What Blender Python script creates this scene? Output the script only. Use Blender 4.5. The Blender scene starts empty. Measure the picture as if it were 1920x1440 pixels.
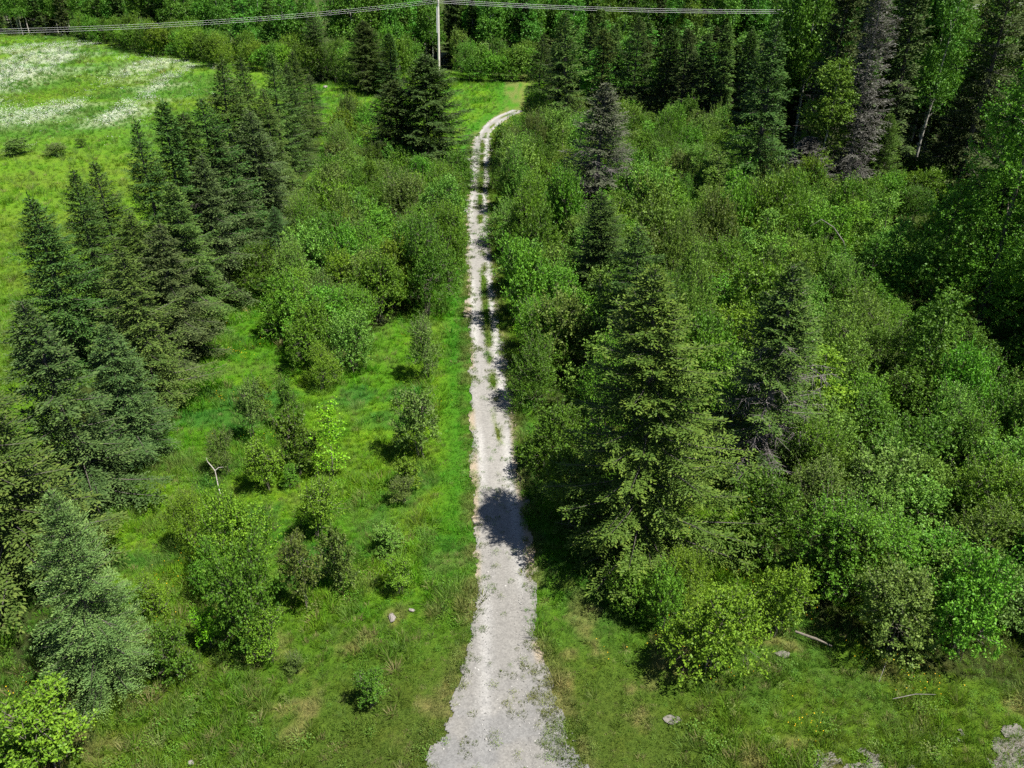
import bpy, math, random
import numpy as np

# ------------------------------------------------------------------ camera, sky, sun, exposure
scene = bpy.context.scene
C = scene.collection
PITCH, ROLL, CAM_H = math.radians(28.5), math.radians(0.0), 25.0
cam_data = bpy.data.cameras.new('camera')
cam_data.sensor_width = 36.0
cam_data.lens = 36.0 * 1508.0 / 1920.0
cam_data.clip_start, cam_data.clip_end = 0.5, 2000.0
cam = bpy.data.objects.new('camera', cam_data)
C.objects.link(cam)
r0, u0 = np.array([1, 0, 0.]), np.array([0, math.sin(PITCH), math.cos(PITCH)])
fw = np.array([0, math.cos(PITCH), -math.sin(PITCH)])
cr = r0 * math.cos(ROLL) + u0 * math.sin(ROLL)
cu = u0 * math.cos(ROLL) - r0 * math.sin(ROLL)
from mathutils import Matrix, Vector
cam.matrix_world = Matrix(((cr[0], cu[0], -fw[0], 0), (cr[1], cu[1], -fw[1], 0), (cr[2], cu[2], -fw[2], CAM_H), (0, 0, 0, 1)))
scene.camera = cam

SUN_EL, SUN_AZ = math.radians(61.5), math.radians(119)      # azimuth clockwise from +Y
world = bpy.data.worlds.new('World')
scene.world = world
world.use_nodes = True
wt = world.node_tree
for n in list(wt.nodes):
    wt.nodes.remove(n)
wo, wb, sky = wt.nodes.new('ShaderNodeOutputWorld'), wt.nodes.new('ShaderNodeBackground'), wt.nodes.new('ShaderNodeTexSky')
sky.sky_type = 'NISHITA'
sky.sun_disc = False
sky.sun_elevation, sky.sun_rotation = SUN_EL, SUN_AZ
sky.air_density, sky.dust_density = 0.75, 0.3
wb.inputs['Strength'].default_value = 0.05
wt.links.new(sky.outputs[0], wb.inputs[0])
wt.links.new(wb.outputs[0], wo.inputs[0])
sun_data = bpy.data.lights.new('sun', 'SUN')
sun_data.energy, sun_data.angle, sun_data.color = 5.0, math.radians(0.53), (1.0, 0.95, 0.86)
sun = bpy.data.objects.new('sun', sun_data)
C.objects.link(sun)
sdir = Vector((math.sin(SUN_AZ) * math.cos(SUN_EL), math.cos(SUN_AZ) * math.cos(SUN_EL), math.sin(SUN_EL)))
sun.rotation_euler = (-sdir).to_track_quat('-Z', 'Y').to_euler()
sun.location = (40, -20, 60)
vs = scene.view_settings
vs.view_transform, vs.look, vs.gamma, vs.exposure = 'Standard', 'None', 1.0, 1.22
vs.use_curve_mapping = False
cy = scene.cycles
cy.max_bounces, cy.diffuse_bounces, cy.glossy_bounces, cy.transmission_bounces, cy.transparent_max_bounces = 4, 1, 1, 3, 4
cy.use_denoising = False

rng = np.random.default_rng(11)
random.seed(5)

# ------------------------------------------------------------------ noise
def vnoise(x, y, seed=0):
    xi, yi = np.floor(x).astype(np.int64), np.floor(y).astype(np.int64)
    fx, fy = x - xi, y - yi
    def h(a, b):
        n = (a * 374761393 + b * 668265263 + seed * 1442695041) & 0xffffffff
        n = ((n ^ (n >> 13)) * 1274126177) & 0xffffffff
        n = n ^ (n >> 16)
        return (n & 0xffff) / 65535.0
    sx, sy = fx * fx * (3 - 2 * fx), fy * fy * (3 - 2 * fy)
    a = h(xi, yi) * (1 - sx) + h(xi + 1, yi) * sx
    b = h(xi, yi + 1) * (1 - sx) + h(xi + 1, yi + 1) * sx
    return a * (1 - sy) + b * sy
def fbm(x, y, s, o=4, seed=0):
    x, y = np.asarray(x, float) / s, np.asarray(y, float) / s
    t, a, n = 0, 1.0, 0
    for k in range(o):
        t = t + a * vnoise(x * 2 ** k + 17.3 * k, y * 2 ** k - 9.1 * k, seed + k)
        n += a
        a *= 0.5
    return t / n
def smooth(a, b, x):
    t = np.clip((x - a) / (b - a), 0, 1)
    return t * t * (3 - 2 * t)
def inpoly(x, y, poly):
    x, y = np.asarray(x, float), np.asarray(y, float)
    c = np.zeros(x.shape, bool)
    n = len(poly)
    for i in range(n):
        x1, y1 = poly[i]
        x2, y2 = poly[(i + 1) % n]
        m = (y1 > y) != (y2 > y)
        with np.errstate(all='ignore'):
            c ^= m & (x < (x2 - x1) * (y - y1) / (y2 - y1 + 1e-12) + x1)
    return c

# ------------------------------------------------------------------ mesh helpers
def mesh_from(name, verts, quads=None, tris=None, tone=None, mats=(), smooth_f=False):
    me = bpy.data.meshes.new(name)
    verts = np.asarray(verts, np.float32)
    q = np.zeros((0, 4), np.int32) if quads is None else np.asarray(quads, np.int32)
    t = np.zeros((0, 3), np.int32) if tris is None else np.asarray(tris, np.int32)
    nf, nl = len(q) + len(t), 4 * len(q) + 3 * len(t)
    me.vertices.add(len(verts))
    me.vertices.foreach_set('co', verts.ravel())
    me.loops.add(nl)
    me.polygons.add(nf)
    me.loops.foreach_set('vertex_index', np.concatenate([q.ravel(), t.ravel()]).astype(np.int32))
    me.polygons.foreach_set('loop_start', np.concatenate([np.arange(len(q)) * 4, 4 * len(q) + np.arange(len(t)) * 3]).astype(np.int32))
    if tone is not None:
        a = me.attributes.new('tone', 'FLOAT', 'FACE')
        a.data.foreach_set('value', np.asarray(tone, np.float32))
    for m in mats:
        me.materials.append(m)
    me.update(calc_edges=True)
    if smooth_f:
        me.shade_smooth()
    return me
def unit(v):
    return v / (np.linalg.norm(v, axis=-1, keepdims=True) + 1e-9)
class Leaves:
    """Collects many leaf-sized folded quads."""
    def __init__(self):
        self.v, self.t = [], []
    def add(self, P, D, N, L, W, tone, fold=0.12, back=0.5):
        P, D, N = np.atleast_2d(P), unit(np.atleast_2d(D)), np.atleast_2d(N)
        n = len(P)
        L, W = np.broadcast_to(L, (n,))[:, None], np.broadcast_to(W, (n,))[:, None]
        S = unit(np.cross(D, N))
        N = np.cross(S, D)
        v = np.stack([P, P + D * L * back + S * W / 2 + N * L * fold, P + D * L, P + D * L * back - S * W / 2 + N * L * fold], 1)
        self.v.append(v)
        self.t.append(np.broadcast_to(tone, (n,)))
    def mesh(self, name, mat):
        v = np.concatenate(self.v)
        n = len(v)
        return mesh_from(name, v.reshape(-1, 3), np.arange(4 * n).reshape(n, 4), tone=np.clip(np.concatenate(self.t), 0, 1), mats=[mat])
class Wood:
    def __init__(self):
        self.v, self.q, self.n = [], [], 0
    def tube(self, pts, rad, sides=5):
        pts = np.asarray(pts, float)
        rad = np.broadcast_to(rad, (len(pts),))
        tan = unit(np.gradient(pts, axis=0))
        ref = np.array([0, 0, 1.]) if abs(tan[0][2]) < 0.8 else np.array([1., 0, 0])
        s = unit(np.cross(tan, ref))
        b = np.cross(tan, s)
        a = np.arange(sides) * 2 * math.pi / sides
        ring = pts[:, None] + rad[:, None, None] * (np.cos(a)[None, :, None] * s[:, None] + np.sin(a)[None, :, None] * b[:, None])
        k = len(pts)
        i, j = np.meshgrid(np.arange(k - 1), np.arange(sides), indexing='ij')
        j2 = (j + 1) % sides
        q = np.stack([i * sides + j, i * sides + j2, (i + 1) * sides + j2, (i + 1) * sides + j], -1).reshape(-1, 4)
        self.v.append(ring.reshape(-1, 3))
        self.q.append(q + self.n)
        self.n += k * sides
    def mesh(self, name, mat):
        return mesh_from(name, np.concatenate(self.v), np.concatenate(self.q), mats=[mat], smooth_f=True)

# ------------------------------------------------------------------ materials
def nodes(name):
    m = bpy.data.materials.new(name)
    m.use_nodes = True
    t = m.node_tree
    for n in list(t.nodes):
        t.nodes.remove(n)
    return m, t
def nd(t, typ, **kw):
    n = t.nodes.new(typ)
    for k, v in kw.items():
        setattr(n, k, v)
    return n
def math_n(t, op, a, b=None, clamp=False):
    n = nd(t, 'ShaderNodeMath', operation=op, use_clamp=clamp)
    for i, x in enumerate((a, b)):
        if x is None:
            continue
        if isinstance(x, (int, float)):
            n.inputs[i].default_value = x
        else:
            t.links.new(x, n.inputs[i])
    return n.outputs[0]
def mixc(t, fac, a, b, blend='MIX'):
    n = nd(t, 'ShaderNodeMix', data_type='RGBA', blend_type=blend)
    for s, x in ((n.inputs[0], fac), (n.inputs[6], a), (n.inputs[7], b)):
        if isinstance(x, (int, float)):
            s.default_value = x
        elif isinstance(x, tuple):
            s.default_value = (*x, 1) if len(x) == 3 else x
        else:
            t.links.new(x, s)
    return n.outputs[2]
def foliage_mat(name, source, trans=0.22, rough=0.5, spec=0.3, hue_var=0.06, lo=0.5, hi=1.6, tint=(1.10, 1.20, 0.5)):
    """Leaf colour: the plant's own colour, varied per plant, per leaf and in patches."""
    m, t = nodes(name)
    out = nd(t, 'ShaderNodeOutputMaterial')
    tone = nd(t, 'ShaderNodeAttribute', attribute_name='tone').outputs['Fac']
    if source == 'object':
        oi = nd(t, 'ShaderNodeObjectInfo')
        col, rnd = oi.outputs['Color'], oi.outputs['Random']
    else:
        a = nd(t, 'ShaderNodeAttribute', attribute_name='tint', attribute_type='INSTANCER')
        col = a.outputs['Color']
        rnd = nd(t, 'ShaderNodeObjectInfo').outputs['Random']
    mul = nd(t, 'ShaderNodeMapRange')
    t.links.new(tone, mul.inputs[0])
    mul.inputs[3].default_value, mul.inputs[4].default_value = lo, hi
    hsv = nd(t, 'ShaderNodeHueSaturation')
    t.links.new(col, hsv.inputs['Color'])
    t.links.new(math_n(t, 'ADD', math_n(t, 'MULTIPLY', math_n(t, 'SUBTRACT', tone, 0.5), -hue_var), 0.5), hsv.inputs['Hue'])
    t.links.new(mul.outputs[0], hsv.inputs['Value'])
    hsv2 = nd(t, 'ShaderNodeHueSaturation')
    t.links.new(hsv.outputs[0], hsv2.inputs['Color'])
    t.links.new(math_n(t, 'ADD', math_n(t, 'MULTIPLY', rnd, 0.03), 0.485), hsv2.inputs['Hue'])
    t.links.new(math_n(t, 'ADD', math_n(t, 'MULTIPLY', rnd, 0.35), 0.82), hsv2.inputs['Value'])
    c = hsv2.outputs[0]
    p = nd(t, 'ShaderNodeBsdfPrincipled')
    t.links.new(c, p.inputs['Base Color'])
    p.inputs['Roughness'].default_value = rough
    p.inputs['Specular IOR Level'].default_value = spec
    tr = nd(t, 'ShaderNodeBsdfTranslucent')
    t.links.new(mixc(t, 1.0, c, tint, 'MULTIPLY'), tr.inputs[0])
    mx = nd(t, 'ShaderNodeMixShader')
    mx.inputs[0].default_value = trans
    t.links.new(p.outputs[0], mx.inputs[1])
    t.links.new(tr.outputs[0], mx.inputs[2])
    t.links.new(mx.outputs[0], out.inputs[0])
    return m
def bark_mat(name, a, b, scale=9.0, stretch=(1, 1, 0.2)):
    m, t = nodes(name)
    out, p = nd(t, 'ShaderNodeOutputMaterial'), nd(t, 'ShaderNodeBsdfPrincipled')
    tc, mp, nz = nd(t, 'ShaderNodeTexCoord'), nd(t, 'ShaderNodeMapping'), nd(t, 'ShaderNodeTexNoise')
    mp.inputs['Scale'].default_value = stretch
    nz.inputs['Scale'].default_value, nz.inputs['Detail'].default_value = scale, 5
    t.links.new(tc.outputs['Object'], mp.inputs[0])
    t.links.new(mp.outputs[0], nz.inputs['Vector'])
    ramp = math_n(t, 'MULTIPLY', math_n(t, 'SUBTRACT', nz.outputs['Fac'], 0.3), 2.4, True)
    t.links.new(mixc(t, ramp, a, b), p.inputs['Base Color'])
    p.inputs['Roughness'].default_value = 0.85
    bp = nd(t, 'ShaderNodeBump')
    bp.inputs['Strength'].default_value, bp.inputs['Distance'].default_value = 0.6, 0.03
    t.links.new(nz.outputs['Fac'], bp.inputs['Height'])
    t.links.new(bp.outputs[0], p.inputs['Normal'])
    t.links.new(p.outputs[0], out.inputs[0])
    return m
LEAF = foliage_mat('leaf', 'object', spec=0.16, hue_var=0.035)
NEEDLE = foliage_mat('needle', 'object', trans=0.10, rough=0.6, spec=0.10, hue_var=0.04, lo=0.6, hi=1.6)
GRASS = foliage_mat('grass_blade', 'tint', trans=0.35, rough=0.5, spec=0.15, hue_var=0.03, lo=0.65, hi=1.4)
BARK = bark_mat('spruce_bark', (0.045, 0.038, 0.032), (0.12, 0.105, 0.095))
PALEBARK = bark_mat('aspen_bark', (0.18, 0.17, 0.14), (0.42, 0.41, 0.36), 5.0, (1, 1, 0.6))
TWIG = bark_mat('shrub_stem', (0.07, 0.06, 0.045), (0.17, 0.15, 0.12))
GREYWOOD = bark_mat('dead_wood', (0.09, 0.08, 0.076), (0.20, 0.18, 0.172))
PALEWOOD = bark_mat('bleached_wood', (0.42, 0.40, 0.36), (0.66, 0.63, 0.58))

PAL = {
    'spruce_pale': (0.082, 0.140, 0.038), 'spruce_olive': (0.054, 0.100, 0.020), 'spruce_blue': (0.046, 0.090, 0.025),
    'spruce_dark': (0.036, 0.074, 0.015), 'spruce_mid': (0.046, 0.092, 0.017), 'spruce_grey': (0.050, 0.082, 0.026),
    'spruce_brown': (0.044, 0.066, 0.020), 'spruce_fresh': (0.060, 0.122, 0.018), 'pine': (0.038, 0.066, 0.016),  # bright middle entry is the green of fresh growth
    'half_dead': (0.066, 0.076, 0.048), 'dead': (0.112, 0.112, 0.100),
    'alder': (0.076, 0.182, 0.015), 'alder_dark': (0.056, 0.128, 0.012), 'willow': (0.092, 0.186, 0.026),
    'yellowgreen': (0.098, 0.190, 0.014), 'lime': (0.088, 0.235, 0.012), 'limebright': (0.115, 0.300, 0.010),
    'brownleaf': (0.080, 0.130, 0.024), 'greybush': (0.086, 0.146, 0.028), 'aspen': (0.058, 0.165, 0.018),
    'aspen_yellow': (0.080, 0.150, 0.016), 'poplar': (0.068, 0.180, 0.014), 'maple': (0.064, 0.165, 0.018),
}

# ------------------------------------------------------------------ plant builders (each returns wood mesh, leaf mesh, nominal height, nominal width)
def build_spruce(seed, H=12.0, R=2.6, step=0.36, per=6, power=0.74, droop=0.32, low=0.04, sprig=0.16, dens=1.0, sparse=0.0, curl=0.0, rag=0.25, club=0.0, bare=False, gap=0.055, wr=0.36, rt=0.016):
    g = np.random.default_rng(seed)
    lv, wd = Leaves(), Wood()
    zs = np.linspace(0, H, 9)
    bend = np.cumsum(g.normal(0, 0.035, (9, 2)), 0)
    bend -= bend[0]
    def axis(z):
        return np.array([np.interp(z, zs, bend[:, 0]), np.interp(z, zs, bend[:, 1]), z])
    tr = np.array([axis(z) for z in zs])
    tr[-1, 2] += 0.0
    wd.tube(tr, np.linspace(rt * H, 0.012, 9), 7)
    z = low * H + 0.2
    az = g.uniform(0, 6.28)
    prof_noise = g.uniform(1 - rag, 1 + rag * 0.6, 12)
    while z < H - 0.12:
        f = (H - z) / H
        n = max(4, int(round(per * (0.70 + 0.30 * min(1, f * 3)))))
        for k in range(n):
            a = az + k * 6.283 / n + g.normal(0, 0.22)
            sect = prof_noise[int((a % 6.283) / 6.283 * 12) % 12]
            L = R * (f ** power) * min(1, 0.35 + 6.0 * (1 - f) + 0.2) * sect * g.uniform(0.78, 1.12) + 0.10
            if f < 0.22:
                L *= 0.55 + 0.45 * (f / 0.22)
            if f > 0.9:
                L *= 0.82
            if club and f < 0.16:
                L *= 1 + club
            if bare:
                L *= g.uniform(0.35, 1.35) * (g.random() > 0.12)
            L = max(0.15, L)
            dead = g.random() < sparse * smooth(0.25, 0.8, f) * 1.6
            up = 0.75 * (1 - f) ** 2.2 + 0.10 * g.normal() - 0.05
            dr = droop * (0.25 + 0.75 * f) * g.uniform(0.6, 1.3)
            m = max(5, int(L / 0.22))
            s = np.linspace(0, 1, m)
            zz = z + g.normal(0, 0.06)
            base = axis(min(max(zz, 0.1), H))
            rad = np.array([math.cos(a), math.sin(a), 0])
            side = np.array([-math.sin(a), math.cos(a), 0])
            sway = g.normal(0, 0.06)
            pts = base + rad * (L * s)[:, None] + side * (L * sway * s * s)[:, None]
            pts[:, 2] += L * (up * s - dr * s * s * (1.5 - s) + 0.10 * s ** 3)
            wd.tube(pts[[0, m // 2, m - 1]], [0.012 + 0.009 * L, 0.010 + 0.004 * L, 0.006], 3)
            if bare or dead:
                nt = int((34 if bare else 7) * L * 2.2)
                for q in range(nt):
                    s0 = g.uniform(0.15, 1)
                    p = np.array([np.interp(s0, s, pts[:, i]) for i in range(3)])
                    d = rad * g.uniform(0, 0.7) + side * g.normal(0, 0.6) + np.array([0, 0, g.uniform(-0.9, 0.15)])
                    d = d / np.linalg.norm(d)
                    l = g.uniform(0.2, 0.6) * (1.5 if bare else min(1, L))
                    wd.tube([p, p + d * l * 0.5 + [0, 0, -0.02], p + d * l + [0, 0, -0.07 * l]], np.array([0.011, 0.009, 0.005]) * (3.2 if bare else 1), 3)
                if bare or g.random() < 0.8:
                    continue
            s0s = np.arange(0.08 + g.uniform(0, 0.04), 1.0, max(0.045, 0.115 / L)) if L > 0.8 else np.arange(0.1, 1.0, 0.085 / L)
            btone = g.uniform(0.22, 0.5)
            for s0 in s0s:
                for sg in (-1, 1):
                    if g.random() > dens:
                        continue
                    bl = min(0.62, 0.42 * L * (1.08 - s0) + 0.15) * g.uniform(0.7, 1.25)
                    p0 = base + 0
                    p0 = np.array([np.interp(s0, s, pts[:, i]) for i in range(3)])
                    ang = g.uniform(0.55, 1.0)
                    d = rad * math.cos(ang) + side * sg * math.sin(ang)
                    d[2] += g.uniform(-0.62, 0.16) + 0.25 * curl * g.uniform(0, 1) + (up * 0.7)
                    d /= np.linalg.norm(d)
                    ns = max(3, int(bl / gap))
                    u = np.linspace(0.12, 1.0, ns)
                    P = p0 + d * (bl * u)[:, None] + np.array([0, 0, -1.0]) * (bl * 0.22 * u * u)[:, None]
                    P += g.normal(0, 0.012, P.shape)
                    alt = np.where(np.arange(ns) % 2 == 0, 1.0, -1.0)[:, None]
                    sd = np.cross(d, [0, 0, 1.0])
                    sd /= np.linalg.norm(sd) + 1e-9
                    D = d * 0.75 + alt * sd * 0.62 + g.normal(0, 0.24, (ns, 3)) + np.array([0, 0, 0.12 + curl * 0.5])
                    D[-1] = d + g.normal(0, 0.1, 3) + np.array([0, 0, curl])
                    N = np.array([0, 0, 1.0]) + rad * 0.25 + g.normal(0, 0.38, (ns, 3))
                    tone = btone + 0.22 * g.random(ns) + 0.42 * (u > 0.86)
                    lv.add(P, D, N, sprig * g.uniform(0.7, 1.25, ns) * (0.75 if L < 0.5 else 1), sprig * wr * g.uniform(0.8, 1.3, ns), tone, 0.05)
            # the end of the bough
            ne = 7
            P = pts[-1] - (pts[-1] - pts[-2]) * g.uniform(0, 1, ne)[:, None]
            D = (pts[-1] - pts[-2]) / np.linalg.norm(pts[-1] - pts[-2]) + g.normal(0, 0.35, (ne, 3)) + [0, 0, curl]
            lv.add(P, D, np.array([0, 0, 1.0]) + g.normal(0, 0.4, (ne, 3)), sprig, sprig * 0.32, 0.75 + 0.2 * g.random(ne), 0.05)
        az += g.uniform(0.4, 1.4)
        z += step * g.uniform(0.75, 1.25) * (0.30 + 0.70 * min(1, f * 2.2))
    if not bare:
        ne = 26
        zt = H - g.uniform(0, 1, ne) ** 1.4 * 0.7
        P = np.array([axis(q) for q in zt])
        D = np.stack([g.normal(0, 0.5, ne), g.normal(0, 0.5, ne), np.full(ne, 0.75)], 1)
        lv.add(P, D, g.normal(0, 1, (ne, 3)), sprig, sprig * 0.35, 0.6, 0.05)
        lv.add(axis(H)[None] - [[0, 0, 0.05]], np.array([[0.05, 0, 1.0]]), np.array([[1.0, 0, 0]]), 0.55, 0.07, 0.6)
    return wd, lv, H, 2 * R
def lobes_bush(g, H, W, n, zlo=0.12):
    out = []
    for k in range(n):
        a, r = g.uniform(0, 6.283), math.sqrt(g.random()) * 0.62
        zc = g.uniform(zlo + 0.12, 0.84)
        wid = math.sqrt(max(0.05, 1 - ((zc - 0.42) / 0.62) ** 2))
        c = np.array([math.cos(a) * r * W / 2 * wid, math.sin(a) * r * W / 2 * wid, zc * H])
        rr = g.uniform(0.13, 0.31) * W * (0.72 + 0.5 * (0.8 - zc))
        out.append((c, np.array([rr, rr, min(rr * g.uniform(0.8, 1.25), H * 0.34)])))
    return out
def crown(g, lv, lobes, n_tw, per, leaf, twig, wratio=0.62, down=-0.55, upness=0.55, spread=0.35, tone0=0.25, flat=0.55, zmin=0.05):
    w = np.array([l[1][0] * l[1][2] for l in lobes])
    idx = g.choice(len(lobes), n_tw * 3, p=w / w.sum())
    c, r = np.array([l[0] for l in lobes]), np.array([l[1] for l in lobes])
    d = unit(g.normal(0, 1, (n_tw * 3, 3)))
    d[:, 2] = np.where(d[:, 2] < down, -d[:, 2], d[:, 2])
    P = c[idx] + r[idx] * d * g.uniform(0.55, 1.10, n_tw * 3)[:, None]
    rel = np.linalg.norm((P[:, None] - c[None]) / r[None], axis=2)
    rel[np.arange(len(P)), idx] = 9
    keep = (rel.min(1) > g.uniform(0.35, 0.95, len(P))) & (P[:, 2] > zmin)
    P, d, idx = P[keep][:n_tw], d[keep][:n_tw], idx[keep][:n_tw]
    n = len(P)
    T = unit(d + np.array([0, 0, upness]) + g.normal(0, 0.4, (n, 3)))
    tw_t = tone0 + 0.33 * g.random(n)
    lob_t = g.uniform(-0.08, 0.10, len(lobes))[idx]
    u = g.uniform(-0.25, 1, (n, per))
    tl = twig * g.uniform(0.6, 1.35, (n, 1))
    LP = P[:, None] + T[:, None] * (u * tl)[..., None] + g.normal(0, spread * 0.3 * leaf * 3, (n, per, 3))
    LD = unit(T[:, None] * 0.55 + g.normal(0, 0.75, (n, per, 3)))
    LN = np.array([0, 0, flat]) + d[:, None] * 0.45 + g.normal(0, 0.62, (n, per, 3))
    tone = (tw_t + lob_t)[:, None] + 0.28 * g.random((n, per)) + 0.20 * (u > 0.8)
    L = leaf * g.uniform(0.65, 1.3, (n, per))
    W = L * wratio * g.uniform(0.8, 1.2, (n, per))
    lv.add(LP.reshape(-1, 3), LD.reshape(-1, 3), LN.reshape(-1, 3), L.ravel(), W.ravel(), tone.ravel(), 0.10)
    return P, T
def build_bush(seed, H=4.2, W=4.0, n_lobe=19, n_tw=820, per=15, leaf=0.108, twig=0.30, stems=7, wratio=0.6, zlo=0.08, upness=0.6, shoots=60):
    g = np.random.default_rng(seed)
    lv, wd = Leaves(), Wood()
    leaf, n_tw = leaf * (0.80, 1.0, 1.22)[seed % 3], int(n_tw * (1.3, 1.0, 0.75)[seed % 3])
    lb = lobes_bush(g, H, W, n_lobe, zlo)
    P, T = crown(g, lv, lb, n_tw, per, leaf, twig, wratio, upness=upness)
    top = np.argsort(-(P[:, 2] + g.uniform(0, 0.9, len(P)) * H))[:shoots * 2]
    for i in g.choice(top, min(shoots, len(top)), replace=False):
        q = P[i]
        d = unit(np.array([q[0] * 0.5, q[1] * 0.5, 0.9 * H * 0.4]) + g.normal(0, 0.35, 3))
        ln = g.uniform(0.35, 1.0) * H / 4.2
        wd.tube([q - d * 0.2, q + d * ln * 0.5, q + d * ln], [0.010, 0.007, 0.004], 3)
        n = 20
        s = g.uniform(0.0, 1.05, n)[:, None]
        lv.add(q + d * ln * s + g.normal(0, 0.05, (n, 3)), d * 0.5 + g.normal(0, 0.8, (n, 3)), np.array([0, 0, 0.6]) + g.normal(0, 0.6, (n, 3)), leaf * g.uniform(0.7, 1.3, n), leaf * wratio, 0.35 + 0.5 * g.random(n), 0.1)
    for k in range(min(stems, len(lb))):
        c = lb[k][0]
        b = np.array([g.normal(0, 0.06 * W), g.normal(0, 0.06 * W), -0.12])
        mid = b * 0.5 + c * 0.5 + np.array([0, 0, 0.12 * H]) * np.array([1, 1, 1]) - np.array([c[0], c[1], 0]) * 0.18
        pts = np.array([b, b * 0.7 + mid * 0.3, mid, c, c + (c - mid) * 0.35])
        wd.tube(pts, np.linspace(0.03, 0.010, 5) * (H / 4.2) ** 0.5, 4)
    for i in g.choice(len(P), min(len(P), 170), replace=False):      # bare twig ends and inner twigs
        j = np.argmin([np.linalg.norm(P[i] - l[0]) for l in lb])
        wd.tube([lb[j][0] * 0.6 + P[i] * 0.4, P[i], P[i] + T[i] * twig * g.uniform(0.4, 1.1)], [0.010, 0.007, 0.004], 3)
    return wd, lv, H, W
def build_tree(seed, H=17.0, W=6.0, trunk_to=0.35, n_lobe=26, n_tw=1500, per=13, leaf=0.11, twig=0.45, rtr=0.13, wratio=0.75, shape=0.5, limb=10):
    g = np.random.default_rng(seed)
    lv, wd = Leaves(), Wood()
    zs = np.linspace(-0.2, H * 0.94, 10)
    bend = np.cumsum(g.normal(0, 0.05 * H / 17, (10, 2)), 0)
    pts = np.concatenate([bend - bend[0], zs[:, None]], 1)
    wd.tube(pts, np.linspace(rtr * H / 17, 0.02, 10), 7)
    lb = []
    for k in range(n_lobe):
        f = g.uniform(0, 1)
        zc = H * (trunk_to + (0.95 - trunk_to) * f)
        wid = max(0.22, math.sin(math.pi * min(1, (f + 0.12) ** shape * 0.93))) if shape else 1
        a, r = g.uniform(0, 6.283), math.sqrt(g.random()) * 0.72
        ax = np.array([np.interp(zc, zs, pts[:, 0]), np.interp(zc, zs, pts[:, 1]), 0])
        c = ax + np.array([math.cos(a) * r * wid * W / 2, math.sin(a) * r * wid * W / 2, zc])
        rr = g.uniform(0.12, 0.23) * W * (0.6 + 0.5 * wid)
        lb.append((c, np.array([rr, rr, rr * g.uniform(0.7, 1.15)])))
        if k < limb:
            z0 = max(H * trunk_to * 0.75, zc - np.linalg.norm(c[:2] - ax[:2]) * 0.9)
            p0 = np.array([np.interp(z0, zs, pts[:, 0]), np.interp(z0, zs, pts[:, 1]), z0])
            wd.tube([p0, p0 * 0.5 + c * 0.5 + [0, 0, 0.15], c], [0.035 * H / 12, 0.025 * H / 12, 0.012], 4)
    crown(g, lv, lb, n_tw, per, leaf, twig, wratio, upness=0.35, down=-0.75)
    return wd, lv, H, W
def build_sapling(seed, H=4.6, W=2.2):
    g = np.random.default_rng(seed)
    lv, wd = Leaves(), Wood()
    wd.tube([[0, 0, -.1], [0.05, 0, H * .4], [0, .06, H * .97]], [0.035, 0.025, 0.008], 5)
    for k in range(44):
        z = H * g.uniform(0.10, 0.95)
        a = g.uniform(0, 6.283)
        L = W / 2 * g.uniform(0.5, 1.1) * (1.15 - 0.65 * (z / H)) * min(1, 0.45 + z / H * 1.6)
        e = np.array([math.cos(a) * L, math.sin(a) * L, z + L * 0.55])
        wd.tube([[0, 0, z], e * 0.5 + np.array([0, 0, z]) * 0.5 + [0, 0, -.03], e], [0.01, 0.008, 0.004], 3)
        n = 30
        s = g.uniform(0.25, 1.08, n)[:, None]
        P = np.array([0, 0, z]) * (1 - s) + e * s + g.normal(0, 0.09, (n, 3))
        lv.add(P, g.normal(0, 1, (n, 3)) + e * [1, 1, 0] + [0, 0, -.25], np.array([0, 0, .8]) + g.normal(0, .5, (n, 3)), 0.115 * g.uniform(.7, 1.3, n), 0.085 * g.uniform(.8, 1.2, n), 0.3 + 0.6 * g.random(n), 0.1)
    return wd, lv, H, W

PROTO = {}
def proto(kind, builder, seeds, wood, leafmat, bare=False, **kw):
    lst = []
    for s in seeds:
        wd, lv, H, W = builder(s, **kw)
        lst.append((wd.mesh(kind + '_trunk', wood), None if bare else lv.mesh(kind + '_crown', leafmat), H, W))
    PROTO[kind] = lst
    print(kind, [(len(a.polygons), len(b.polygons) if b else 0) for a, b, _, _ in lst])
proto('spruce', build_spruce, (1, 2, 3, 4), BARK, NEEDLE, H=12, R=2.9, step=0.50, per=6, dens=1.0, droop=0.36, rag=0.5)
proto('spruce_big', build_spruce, (11,), BARK, NEEDLE, H=14, R=4.4, step=0.54, per=7, power=0.70, dens=1.0, droop=0.36, rag=0.35, sprig=0.16, gap=0.05)
proto('spruce_sparse', build_spruce, (21, 22), GREYWOOD, NEEDLE, H=12.5, R=3.1, per=6, dens=0.9, sparse=0.5, rag=0.4)
proto('spruce_young', build_spruce, (31, 32), BARK, NEEDLE, H=8.5, R=2.5, step=0.3, per=7, droop=0.2, power=0.68, low=0.01, curl=0.40, sprig=0.125, gap=0.045, wr=0.26)
proto('spruce_slim', build_spruce, (41, 42, 43), BARK, NEEDLE, H=17, R=2.1, step=0.42, per=5, power=0.62, droop=0.5, dens=0.75, sparse=0.22, sprig=0.21, rag=0.45, club=0.5)
proto('spruce_dead', build_spruce, (51,), GREYWOOD, NEEDLE, H=20, R=2.3, step=0.42, per=6, power=0.5, droop=0.6, rt=0.010, dens=0.62, sprig=0.24, wr=0.13, rag=0.6, sparse=0.12)
proto('pine', build_spruce, (61, 62), BARK, NEEDLE, H=13, R=3.9, step=0.46, per=7, power=0.55, droop=0.28, dens=0.95, sprig=0.20, low=0.06)
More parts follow.
